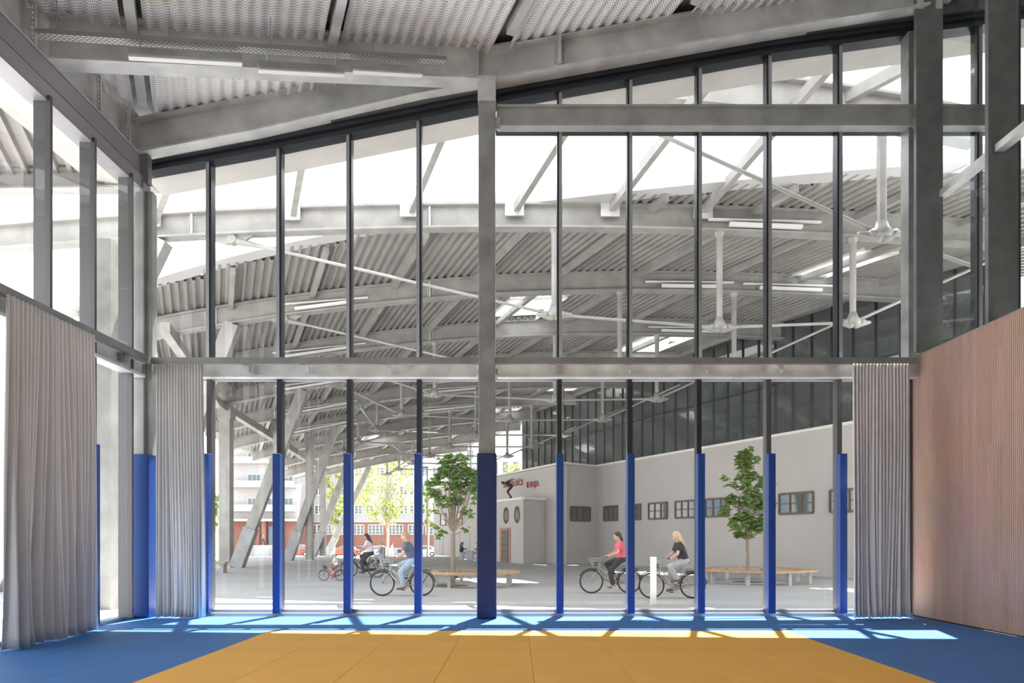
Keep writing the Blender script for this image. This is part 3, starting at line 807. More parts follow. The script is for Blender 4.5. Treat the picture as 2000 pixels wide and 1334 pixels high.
# windows set on the plaza wall
def window_on(px0, px1, lineA, lineB, z0, z1, n=3, m=winframe):
    def hit(px):
        k = (px-PX)/F; d = lineB-lineA
        t_ = (k*lineA.y-lineA.x)/(d.x-k*d.y); return lineA+d*t_
    a, c = hit(px0), hit(px1); nn = V(((c-a).y, -(c-a).x, 0)).normalized()
    if nn.y > 0: nn = -nn
    a += nn*.02; c += nn*.02; f = MB(); d = (c-a)
    up = V((0,0,1)); wd = .10
    for z in (z0, z1): f.bar(a+up*z, c+up*z, .08, wd)
    for k in range(n+1): f.bar((a+d*k/n)+up*z0, (a+d*k/n)+up*z1, .08, wd if k in (0, n) else .09, up=tuple(nn))
    f.bar(a+up*(z0+z1)/2, c+up*(z0+z1)/2, .05, .05)
    o = f.build('window', m, build)
    MB().add([a+up*z0+nn*.01, c+up*z0+nn*.01, c+up*z1+nn*.01, a+up*z1+nn*.01], [(0,1,2,3)]).build('pane', darkgl, o)
for p0, p1 in ((1180,1207),(1224,1252),(1268,1304),(1320,1358),(1379,1424),(1444,1492),(1523,1589),(1622,1680)):
    window_on(p0, p1, A0, A1, 2.55, 3.42, 3)
window_on(1114, 1152, B0, A1, 2.55, 3.40, 3)
window_on(861, 871, B0, C1, 2.6, 3.6, 1); window_on(878, 886, B0, C1, 2.6, 3.6, 1); window_on(893,903, B0, C1, 2.6, 3.6, 1)
# grey doors in far part of entrance wall
for p0, p1 in ((858,866),(874,880),(888,898),(908,918)):
    def hit(px):
        k = (px-PX)/F; d = C1-B0; t_ = (k*B0.y-B0.x)/(d.x-k*d.y); return B0+d*t_
    a, c = hit(p0)-inn*.02, hit(p1)-inn*.02
    MB().add([a+V((0,0,GZ)), c+V((0,0,GZ)), c+V((0,0,1.9)), a+V((0,0,1.9))], [(0,1,2,3)]).build('grey_door', mat('grey_door', (.45,.45,.45), .6), build)
# porch block
pc = V((.45,44.5,0)); ps = V((1.86,45.7,0)); dw = (C1-B0).normalized(); pe = pc+dw*5.2; pe2 = ps+dw*5.2
q = MB(); q.add([p+V((0,0,GZ)) for p in (pc,ps,pe2,pe)]+[p+V((0,0,3.98)) for p in (pc,ps,pe2,pe)], [(0,1,5,4),(1,2,6,5),(2,3,7,6),(3,0,4,7),(4,5,6,7),(0,3,2,1)])
porch = q.build('entrance_porch', white, build)
nrm = V((dw.y,-dw.x,0)); nrm = -nrm if nrm.x > 0 else nrm
q = MB(); 
for p, c in ((pc,ps),(pe,pc)): q.bar(p+V((0,0,3.95)), c+V((0,0,3.95)), .22, .16)
q.build('porch_cornice', whitep, porch)
for tt in (.9, 2.6):
    c = pc+dw*tt+nrm*.02+V((0,0,2.95)); f = MB(); k0 = len(f.v)
    pts = [c+dw*.34*math.cos(a)+V((0,0,.50*math.sin(a))) for a in [2*math.pi*j/20 for j in range(21)]]
    f.tube(pts, .05, 6); f.bar(c-V((0,0,.48)), c+V((0,0,.48)), .05, .05)
    o = f.build('round_window', winframe, porch); MB().add(pts[:-1], [tuple(range(20))]).build('pane', darkgl, o)
dq = MB(); a = pc+dw*1.9+nrm*.03; c = pc+dw*3.6+nrm*.03
dq.add([a+V((0,0,GZ)),c+V((0,0,GZ)),c+V((0,0,2.15)),a+V((0,0,2.15))],[(0,1,2,3)]); dq.build('brick_surround', brickm, porch)
a = pc+dw*2.2+nrm*.06; c = pc+dw*3.3+nrm*.06
dq = MB().add([a+V((0,0,GZ)),c+V((0,0,GZ)),c+V((0,0,2.0)),a+V((0,0,2.0))],[(0,1,2,3)]); dr = dq.build('entrance_door', doorw, porch)
dq = MB()
for z in (.2,.6,1.0,1.4,1.8): dq.bar(a+nrm*.02+V((0,0,z)), c+nrm*.02+V((0,0,z)), .03, .04)
dq.build('door_panels', mat('door_dark', (.06,.05,.045), .6), dr)
# wall lettering
def letters(txt, px0, px1, size, z, m):
    d = C1-B0; k = (px0-PX)/F; t_ = (k*B0.y-B0.x)/(d.x-k*d.y); p = B0+d*t_-inn*.03; k = (px1-PX)/F; t1 = (k*B0.y-B0.x)/(d.x-k*d.y); want = (d*(t1-t_)).length
    cu = bpy.data.curves.new('lettering', 'FONT'); cu.body = txt; cu.size = size; cu.extrude = .02; cu.space_character = 1.08; cu.space_word = 1.0
    o = bpy.data.objects.new('wall_lettering', cu); COL.objects.link(o); cu.materials.append(m)
    dg = bpy.context.evaluated_depsgraph_get(); me = bpy.data.meshes.new_from_object(o.evaluated_get(dg)); me.materials.clear(); me.materials.append(m)
    bpy.data.objects.remove(o); o = bpy.data.objects.new('wall_lettering', me); COL.objects.link(o)
    sx = want/max(v_.co.x for v_ in me.vertices)
    for v_ in me.vertices: v_.co.x *= sx
    xd = -dw; zd = V((0,0,1)); yd = zd.cross(xd)
    M_ = Matrix((( xd.x*1.0, zd.x, -yd.x, p.x),(xd.y, zd.y, -yd.y, p.y),(xd.z, zd.z, -yd.z, z),(0,0,0,1)))
    o.matrix_world = M_; o.parent = build; return o
letters('KOPALIŠČE', 984, 1022.5, .56, 5.08, redl)
letters('ILIRIJA', 1029, 1053, .56, 4.84, redl)

# upper glazed gallery on the bathhouse
ug = thing('glazed_gallery', 'dark reflective glazed storey with thin mullions above the white wall', 'building')
y = 24.6; ysg = []
while y < 58.5: ysg.append(y); y += .975
p0, p1 = V((xr(24.0),24.0,0)), V((xr(58.6),58.6,0))
q = MB(); q.add([(p0.x,p0.y,ZT+.0),(p1.x,p1.y,ZT+.0),(p1.x,p1.y,11.6),(p0.x,p0.y,11.6)], [(0,1,2,3)]); q.build('glass_wall', facgl, ug)
for y in ysg: MB().box((xr(y)-.07,y-.03,ZT),(xr(y)+.0,y+.03,11.3)).build('mullion', dark, ug)
q = MB().bar((xr(24)-.05,24,ZT+.08),(xr(58.6)-.05,58.6,ZT+.08), .12, .16); q.bar((xr(24)-.05,24,8.6),(xr(58.6)-.05,58.6,8.6), .08, .06); q.build('transom', dark, ug)
MB().add([(p1.x,p1.y,ZT-.1),(p1.x+10,p1.y+3,ZT-.1),(p1.x+10,p1.y+3,11.6),(p1.x,p1.y,11.6)], [(0,1,2,3)]).build('end_wall', darkgl, ug)

#PART2
# ============================================================ FAR BUILDINGS
def sz(y): return -.85-(y-90)*.025 if y > 90 else (GZ-.28-(y-72)*.0317 if y > 72 else GZ)
FY = 113.0
fb = thing('apartment_building', 'long white apartment block with brick red ground floor beyond the street', 'building')
fx0, fx1 = X(585,FY), X(1020,FY)
zg = -1.3
MB().box((fx0,FY,4.0),(fx1,FY+12,24)).build('upper_wall', whiteb, fb)
MB().box((fx0,FY-.05,-.1),(fx1,FY+12,4.0)).build('ground_floor_wall', redw, fb)
MB().box((fx0,FY-.25,zg),(fx1,FY+12,-.1)).build('plinth', concrete, fb)
MB().box((fx0,FY-.2,3.9),(fx1,FY,4.1)).build('string_course', bal, fb)
def fwin(wd, hd, n):
    f = MB()
    for x in (-wd/2, wd/2): f.box((x-.05,-.10,-hd/2),(x+.05,0,hd/2))
    for z in (-hd/2, hd/2): f.box((-wd/2,-.10,z-.05),(wd/2,0,z+.05))
    for k in range(1, n): x = -wd/2+wd*k/n; f.box((x-.06,-.09,-hd/2),(x+.06,0,hd/2))
    for k in range(1, 3): z = -hd/2+hd*k/3; f.box((-wd/2,-.07,z-.02),(wd/2,0,z+.02))
    o = f.build('window', whiteframe, fb)
    MB().box((-wd/2,-.03,-hd/2),(wd/2,.0,hd/2)).build('pane', darkgl, o)
    o.location = (0, -50, -50); return o
wa, wb = fwin(1.15, 1.35, 2), fwin(2.3, 1.5, 4)
first = {id(wa): True, id(wb): True}
def putw(src, x, y, z):
    if first.get(id(src)): first[id(src)] = False; o = src
    else: o = copy_tree(src, fb)
    o.location = (x, y, z)
for zc in (5.9, 8.9, 11.9, 14.6, 17.4):
    for px in (600,622,650,672,700,722,743,766,788,808,830,852,874,896,918):
        putw(wa, X(px,FY), FY-.0, zc)
for px in (604,634,662,697,734,773,812,846): putw(wb, X(px,FY), FY-.08, 2.75)
for px in (612,655,700,740,785,830):
    MB().box((X(px,FY)-.7,FY-.3,-.9),(X(px,FY)+.7,FY-.24,-.35)).build('cellar_window', darkgl, fb)
# balcony block on the left
BY = 106.0
bb = thing('apartment_building', 'white apartment block with curved balconies above a red entrance', 'building')
MB().box((X(425,BY),BY,4.2),(X(583,BY),BY+12,26)).build('upper_wall', whiteb, bb)
MB().box((X(425,BY),BY+.6,-1.3),(X(583,BY),BY+12,4.2)).build('ground_floor_wall', redw, bb)
MB().box((X(440,BY),BY-1.3,3.9),(X(590,BY),BY+.7,4.25)).build('canopy_slab', bal, bb)
for px in (488,503,516,546): MB().box((X(px,BY)-.3,BY-.2,-.6),(X(px,BY)+.3,BY+.4,3.9)).build('pillar', redw, bb)
MB().box((X(521,BY),BY+.4,-.3),(X(545,BY),BY+.6,3.2)).build('entrance_glazing', darkgl, bb)
MB().box((X(476,BY),BY-2.2,-1.3),(X(523,BY),BY-1.8,.4)).box((X(523,BY),BY-2.2,-1.3),(X(540,BY),BY-1.0,-.3)).build('stair_wall', concrete, bb)
for zc in (6.2, 9.7, 13.2, 16.7):
    q = MB(); xa, xb_ = X(455,BY), X(579,BY); pts = []
    pts = [(xa,BY+.1,zc-.9)]+[(xa+1.2*(1-math.cos(a)),BY-1.6*math.sin(a),zc-.9) for a in (.4,.8,1.2,1.57)]+[(xb_-1.2*(1-math.cos(a)),BY-1.6*math.sin(a),zc-.9) for a in (1.57,1.2,.8,.4)]+[(xb_,BY+.1,zc-.9)]
    q.sweep(pts, [(-.08,0),(.08,0),(.08,1.0),(-.08,1.0)]); q.build('balcony_parapet', bal, bb)
    q = MB(); n = len(pts); q.add([(a,c,zc-.95) for a, c, _ in pts]+[(a,c,zc-.8) for a, c, _ in pts], [tuple(range(n))[::-1], tuple(range(n,2*n))]); q.build('balcony_slab', bal, bb)
    for px in (497, 527, 560):
        f = MB().box((X(px,BY)-1.0,BY-.08,zc-.8),(X(px,BY)+1.0,BY-.02,zc+1.2)); o = f.build('window', whiteframe, bb)
        f = MB()
        for k in range(3): f.box((X(px,BY)-.92+.63*k,BY-.11,zc-.7),(X(px,BY)-.37+.63*k,BY-.09,zc+1.1))
        f.build('pane', darkgl, o)
# distant house left, block behind the porch
hs = thing('house', 'distant house with red tiled roof beyond the left glass wall', 'house')
HX, HY = X(190,95), 95
MB().box((HX-4,HY,-1.2),(HX+4,HY+8,6)).build('wall', mat('ochre_wall', (.75,.42,.22), .8), hs)
MB().prism([(HX-4.6,6),(HX+4.6,6),(HX,10.2)], HY-.5, HY+8.5).build('roof', tilem, hs)
MB().box((HX+1.4,HY+1,7.5),(HX+2.2,HY+1.8,10)).build('chimney', tilem, hs)
tb_ = thing('office_block', 'pale blue glazed block at the far left edge of the picture', 'building')
MB().box((-75,60,-1),(X(22,62),62,18)).build('wall', mat('blue_cladding', (.42,.52,.66), .5, 0), tb_)
q = MB()
for k in range(14): q.box((-75,59.93,1+k*1.25),(X(22,62),60.0,1.08+k*1.25))
q.build('cladding_joint', mat('cladding_joint', (.25,.32,.42), .6), tb_)
pk = thing('apartment_building', 'pale pinkish block rising behind the bathhouse entrance', 'building')
MB().box((X(955,90),90,-1),(X(1075,90),100,14.5)).build('wall', mat('pale_pink_wall', (.74,.68,.68), .8), pk)
q = MB()
for k in range(5):
    MB().box((X(962+k*20,90),89.93,9.5),(X(972+k*20,90),90,11)).build('window', darkgl, pk)

# ============================================================ TREES
def leaf_cluster(mb, c, r, n, size, rnd, palmate=False, droop=.3):
    for _ in range(n):
        d = V((rnd.gauss(0,1), rnd.gauss(0,1), rnd.gauss(0,1))).normalized()*r*rnd.random()**.4
        p = V(c)+d
        if palmate:
            az = rnd.uniform(0, 6.28); tl = rnd.uniform(-.2,.5)
            for k in range(5):
                a = az+(k-2)*.55; l = size*(1-.16*abs(k-2)); dr = V((math.cos(a), math.sin(a), -droop-tl)).normalized(); sd = V((-math.sin(a), math.cos(a), 0))*l*.2
                e = p+dr*l; m_ = p+dr*l*.62
                mb.add([p, m_+sd, e, m_-sd], [(0,1,2,3)])
        else:
            a = V((rnd.gauss(0,1), rnd.gauss(0,1), rnd.gauss(0,.7))).normalized()*size; b = a.orthogonal().normalized()*size*.6
            mb.add([p-a*.5, p+b*.5, p+a*.5, p-b*.5], [(0,1,2,3)])
# left chestnut
def chestnut(label, base, trunk_top, crown, seed, lean=0, tr=.075, spindly=False):
    rnd = random.Random(seed); t = thing('chestnut_tree', label, 'tree', base)
    br = MB(); lf = MB()
    MB().tube([(0,0,-.02),(.02,0,trunk_top*.5),(lean,0,trunk_top)], [tr, tr*.85, tr*.75], 10).build('trunk', bark, t)
    top = V((lean,0,trunk_top))
    for (x, z, r, n) in crown:
        for s_ in range(1):
            y = rnd.uniform(-r*.8, r*.8); p = V((x, y, z))
            st = top+V((0,0,rnd.uniform(-.1,.25)*trunk_top*.3)) if not spindly else V((lean,0,max(trunk_top*.98, min(z-.55, z*.86))))
            mid = st.lerp(p, .5)+V((x*.08, 0, -.08*abs(x)))
            if spindly or rnd.random() < .45: br.tube([st, mid, p], [.022 if not spindly else .018, .013, .006], 5)
            leaf_cluster(lf, p, r, n, .24, rnd, True, .45)
    if spindly: br.tube([top, (lean+.02,0,crown[0][1])], [tr*.7, .012], 6)
    b_ = br.build('branches', bark, t); f = lf.build('foliage', leaf1, t); return t
TY = 24.2
cr1 = []
rnd = random.Random(5)
# crown outline in metres from trunk (x right, z up) built as many small clusters
for _ in range(64):
    a = rnd.uniform(0, 2*math.pi); q_ = math.sqrt(rnd.random())
    x = math.cos(a)*q_*.86+.0; z = 3.62+math.sin(a)*q_*.78
    if z > 3.9: x *= .8
    cr1.append((x, z, .20, 9))
cr1 += [(-.72,3.15,.18,8),(-.5,3.0,.16,6),(.55,2.55,.14,8),(.62,2.45,.14,8),(.35,2.62,.1,4),(-.62,2.02,.14,8),(-.5,1.75,.14,7),(-.35,1.9,.12,6),(.42,1.95,.12,6),(.74,2.95,.16,6),(-.55,2.55,.08,3),(.1,.35,.04,2)]
chestnut('young chestnut tree with dense crown inside the ring bench left of centre', (X(884,TY),TY,GZ), 1.75, cr1, 3, .03, .085)
TY2 = 26.2
cr2 = [(.05,4.85,.14,8)]
rnd = random.Random(8)
for _ in range(85):
    z = rnd.uniform(1.75, 4.75); wd = .18+.62*math.sin(min(1, (4.95-z)/2.6)*math.pi/2) if z > 2.6 else .45+.28*(z-1.7)
    x = rnd.uniform(-wd, wd)*1.05
    cr2.append((x, z, .15, 9))
cr2 += [(-.85,3.85,.12,7),(-.8,2.75,.12,6),(-.95,2.55,.1,6),(.95,3.6,.14,8),(.9,2.9,.1,5),(-.6,2.15,.1,5),(.5,2.0,.12,6)]
chestnut('slender chestnut tree with open crown in front of the white wall', (X(1460,TY2),TY2,GZ), 1.55, cr2, 12, 0, .075, True)
for p, y, lab in ((884,TY,'round tree pit around the left chestnut trunk'),(1460,TY2,'round tree pit around the right chestnut trunk')):
    o = MB().tube([(X(p,y),y,GZ-.02),(X(p,y),y,GZ+.006)], .55, 24).build('tree_pit', mat('soil', (.14,.11,.09), 1), smooth=False); tag(o, lab, 'tree pit')
# ring benches
def ring_bench(label, c, R_, n=8):
    t = thing('ring_bench', label, 'bench', c)
    k = MB(); N = 64; w0, w1 = R_-.26, R_+.26
    vs = []; 
    for i in range(N):
        a = 2*math.pi*i/N; ca, sa = math.cos(a), math.sin(a)
        vs += [(w0*ca,w0*sa,.43),(w1*ca,w1*sa,.43),(w1*ca,w1*sa,.49),(w0*ca,w0*sa,.49)]
    fs = []
    for i in range(N):
        a, b = i*4, ((i+1) % N)*4
        for j in range(4): fs.append((a+j, a+(j+1) % 4, b+(j+1) % 4, b+j))
    k.add(vs, fs); k.build('seat', wood, t)
    for i in range(n):
        a = 2*math.pi*(i+.4)/n; x, y = R_*math.cos(a), R_*math.sin(a)
        MB().box((x-.05,y-.12,0),(x+.05,y+.12,.43)).build('leg', concrete, t)
ring_bench('ring-shaped wooden bench around the left chestnut tree', (X(918,23.6)-.0,24.3,GZ), 1.40)
ring_bench('ring-shaped wooden bench around the right chestnut tree', (X(1476,26.0),26.0,GZ), 1.80)
# street trees
def street_tree(label, px, py_top, py_base, Y, wpx, seed, n=42, m=leaf2, size=.34, group=None, dens=26):
    rnd = random.Random(seed); base = V((X(px,Y),Y,sz(Y))); H = CH+(PY-py_top)*Y/F-base.z; Wd = wpx*Y/F/2
    t = thing('street_tree', label, 'tree', base, group=group)
    MB().tube([(0,0,-.1),(.1,0,H*.35),(.0,0,H*.7)], [.18,.13,.05], 8).build('trunk', barkl, t)
    br = MB(); lf = MB()
    for _ in range(n):
        a = rnd.uniform(0, 6.28); q_ = rnd.random()**.5; z = H*rnd.uniform(.36, .96); wz = Wd*math.sin(math.pi*min(1, max(.08, (z/H-.25)/.78)))**.6
        p = V((math.cos(a)*q_*wz, math.sin(a)*q_*wz, z))
        br.tube([(0,0,z*.62), p*.5+V((0,0,z*.42)), p], [.06,.035,.01], 4)
        leaf_cluster(lf, p, Wd*.22, dens, size, rnd)
    br.build('branches', barkl, t); lf.build('foliage', m, t)
street_tree('tall yellow-green street tree between the third and fourth blue mullions', 757, 885, 1072, 84, 140, 1, 60, size=.42)
street_tree('yellow-green street tree right beside the inclined legs', 652, 900, 1072, 86, 60, 2, 44, size=.42)
street_tree('yellow-green street tree behind the left chestnut crown', 835, 940, 1075, 84, 34, 3, 26, size=.34)
street_tree('yellow-green tree top showing above the bathhouse entrance', 1000, 896, 1050, 86, 56, 4, 40, size=.42)
street_tree('leafy green tree beyond the left glass wall', 242, 1005, 1080, 80, 28, 6, 26, m=leaf3, size=.3)
street_tree('green tree peeping past the left curtain edge', 424, 960, 1080, 82, 26, 7, 26, m=leaf3, size=.3)

# ============================================================ CARS
def car(label, px, Y, paint, L=4.3, W_=1.75, H=1.45, group=None):
    t = thing('parked_car', label, 'car', (X(px,Y),Y,sz(Y)), group=group); m = paint
    h = L/2; body = [(-h,.35),(-h+.05,.72),(-h+.35,.86),(-h*.42,.92),(h*.62,.95),(h-.12,.90),(h,.6),(h-.02,.32),(h*.8,.22),(-h*.9,.22)]
    MB().prism(body, -W_/2, W_/2).build('body', m, t, bevel=.06)
    cab = [(-h*.46,.90),(-h*.14,H-.06),(h*.30,H),(h*.62,H-.22),(h*.78,.93)]
    MB().prism(cab, -W_/2+.12, W_/2-.12).build('cabin', m, t, bevel=.06)
    wi = [(-h*.38,.94),(-h*.12,H-.13),(h*.30,H-.08),(h*.56,H-.24),(h*.64,.96)]
    MB().prism(wi, -W_/2+.10, W_/2-.10).build('side_window', darkgl, t)
    for x in (-h*.62, h*.62):
        o = MB().tube([(x,-W_/2-.01,.31),(x,W_/2+.01,.31)], .31, 18).build('wheel', black, t)
        MB().tube([(x,-W_/2-.03,.31),(x,-W_/2+.02,.31)], .18, 14).build('hubcap', framel, o)
    MB().box((-h-.02,-W_/2+.1,.62),(-h+.1,-W_/2+.45,.76)).box((-h-.02,W_/2-.45,.62),(-h+.1,W_/2-.1,.76)).build('headlamp', lampw, t)
red1 = mat('red_paint', (.34,.07,.05), .3, 0); red2 = mat('orange_red_paint', (.42,.11,.05), .3, 0); silv = mat('silver_paint', (.55,.57,.6), .3, .4); darkp = mat('dark_paint', (.12,.13,.16), .3); whp = mat('white_car_paint', (.75,.76,.78), .3)
car('dark red parked car behind the second inclined leg', 580, 97, red1, H=1.6)
car('bright orange-red parked car left of the third blue mullion', 672, 96, red2)
car('dark parked car right of the third blue mullion', 702, 99, darkp)
car('silver parked car behind the cyclist in pale pink', 735, 97, silv)
car('white parked car behind the fourth blue mullion', 826, 97, whp)

# ============================================================ BICYCLES
def bike(label, px_rear, Y, frame_m, sc=1.0, rim_m=None, basket=True, guard=None, group=None, dz=0):
    t = thing('bicycle', label, 'bicycle', (X(px_rear,Y),Y,GZ), math.pi, scale=sc, group=group)
    R_, WB = .345, 1.10; rim_m = rim_m or framel
    for x, nm in ((0,'rear_wheel'),(WB,'front_wheel')):
        w_ = MB().ring((x,0,R_), R_-.017, .019, n=40).build(nm, black, t, smooth=True)
        MB().ring((x,0,R_), R_-.045, .011, n=40, m=6).build('rim', rim_m, w_, smooth=True)
        sp_ = MB()
        for k in range(16):
            a = 2*math.pi*k/16+.1; sp_.tube([(x+.02*math.cos(a+.8),.02*(-1)**k,R_+.02*math.sin(a+.8)), (x+(R_-.05)*math.cos(a),0,R_+(R_-.05)*math.sin(a))], .0018, 4, False)
        sp_.tube([(x,-.06,R_),(x,.06,R_)], .022, 8); sp_.build('spokes_and_hub', rim_m, w_)
    bb_, st_, ht, hb = V((.44,0,.29)), V((.25,0,.80)), V((.84,0,.86)), V((.90,0,.66))
    f = MB()
    f.tube([bb_, st_], .017, 8).tube([hb, (.70,0,.40), bb_], .024, 8).tube([ht, hb], .02, 8).tube([(.86,0,.76),(.60,0,.52),(.33,0,.545)], .016, 8)
    for s_ in (-1, 1):
        f.tube([bb_+V((0,s_*.03,0)), (0,s_*.06,R_)], .010, 6); f.tube([(.24,s_*.02,.74), (0,s_*.06,R_)], .009, 6)
        f.tube([hb, (WB-.05,s_*.05,R_+.18), (WB,s_*.05,R_)], .013, 6)
    f.build('frame', frame_m, t, smooth=True)
    for x in (0, WB): MB().ring((x,0,R_), R_+.03, .014, n=18, m=6, a0=math.radians(25 if x else 5), a1=math.radians(175)).build('mudguard', black if guard is None else guard, t, smooth=True)
    MB().tube([st_, (.235,0,.92)], .012, 8).build('seat_post', framel, t)
    MB().ell((.21,0,.945), (.14,.075,.035)).cap((.25,0,.945),(.37,0,.94), .03, .02).build('saddle', black, t, smooth=True)
    h_ = MB().tube([ht, (.80,0,1.02)], .014, 8).tube([(.80,0,1.02),(.80,.14,1.06),(.72,.23,1.065),(.69,.34,1.06)], .011, 6).tube([(.80,0,1.02),(.80,-.14,1.06),(.72,-.23,1.065),(.69,-.34,1.06)], .011, 6).build('handlebar', framel, t, smooth=True)
    for s_ in (-1, 1): MB().tube([(.715,s_*.245,1.065),(.688,s_*.345,1.06)], .017, 8).build('grip', black, h_)
    cr_ = MB().ring((bb_.x,-.05,bb_.z), .09, .006, n=24, m=4); cr_.tube([(bb_.x,-.07,bb_.z),(bb_.x+.10,-.07,bb_.z-.13)], .01, 6); cr_.tube([(bb_.x,.07,bb_.z),(bb_.x-.10,.07,bb_.z+.13)], .01, 6)
    c_ = cr_.build('crankset', framel, t)
    MB().box((bb_.x+.05,-.17,bb_.z-.145),(bb_.x+.15,-.07,bb_.z-.12)).build('pedal', black, c_); MB().box((bb_.x-.15,.07,bb_.z+.12),(bb_.x-.05,.17,bb_.z+.145)).build('pedal', black, c_)
    MB().prism([(bb_.x+.08,bb_.z+.07),(bb_.x+.08,bb_.z-.07),(.0,R_-.05),(.0,R_+.05)], -.075, -.06).build('chain_guard', frame_m, t)
    rk = MB()
    for s_ in (-.06, .06): rk.tube([(.16,s_,.70),(-.25,s_,.72),(-.02,s_,R_)], .006, 5)
    rk.box((-.27,-.07,.715),(.16,.07,.725)); rk.build('rear_rack', black, t)
    if basket:
        bk = MB()
        for z, q_ in ((.78,.10),(.86,.12),(.94,.13),(1.02,.14)):
            bk.tube([(.88+0,-q_,z),(.88+2*q_,-q_,z),(.88+2*q_,q_,z),(.88,q_,z),(.88,-q_,z)], .005, 4)
        for k in range(7):
            a = k/6; bk.tube([(.88+.2*a,-.10,.78),(.88+.28*a,-.14,1.02)], .004, 4); bk.tube([(.88+.2*a,.10,.78),(.88+.28*a,.14,1.02)], .004, 4); bk.tube([(1.08,-.10+.2*a,.78),(1.16,-.14+.28*a,1.02)], .004, 4)
        bk.box((.88,-.1,.775),(1.08,.1,.785)); bk.build('basket', framel if basket is True else basket, t)
        MB().ell((.97,0,.86),(.07,.08,.07)).build('bag', black, t, smooth=True)
    return t

# ============================================================ PEOPLE
skinm = mat('skin', (.62,.38,.28), .6); skin2 = mat('tanned_skin', (.50,.30,.21), .6)
eyem = mat('eye', (.03,.02,.02), .3)
def remesh(o, vs, sm=6):
    m = o.modifiers.new('remesh', 'REMESH'); m.mode = 'VOXEL'; m.voxel_size = vs; m.use_smooth_shade = True
    k = o.modifiers.new('smooth', 'SMOOTH'); k.iterations = sm; k.factor = .5
    return o
def hand(mb, wr, el, grip, side):
    """palm, four curled fingers and a thumb closing on the grip direction (unit vector)"""
    wr, el = V(wr), V(el); d = (wr-el).normalized(); g = V(grip).normalized()
    n = d.cross(g).normalized()
    if n.z > 0: n = -n                                # palm side points down
    pc_ = wr+d*.055; mb.cap(wr, wr+d*.03, .024, .026, 8)
    for k in range(4):
        a = (k-1.5)*.019; p0 = wr+d*.02+g*a*.7; p1 = wr+d*.085+g*a; ln = (.036,.042,.040,.031)[k]
        mb.cap(p0, p1, .014, .011, 8)
        p2 = p1+(d*.65+n*.75).normalized()*ln; p3 = p2+(n*.9-d*.35).normalized()*ln*.75
        mb.cap(p1, p2, .0098, .009, 8); mb.cap(p2, p3, .009, .008, 8)
    th0 = wr+d*.02-g*.025*side; th1 = th0+(d*.6-g*.7*side+n*.4).normalized()*.035; th2 = th1+(d*.8+n*.5).normalized()*.03
    mb.cap(th0, th1, .013, .011, 8); mb.cap(th1, th2, .011, .009, 8)
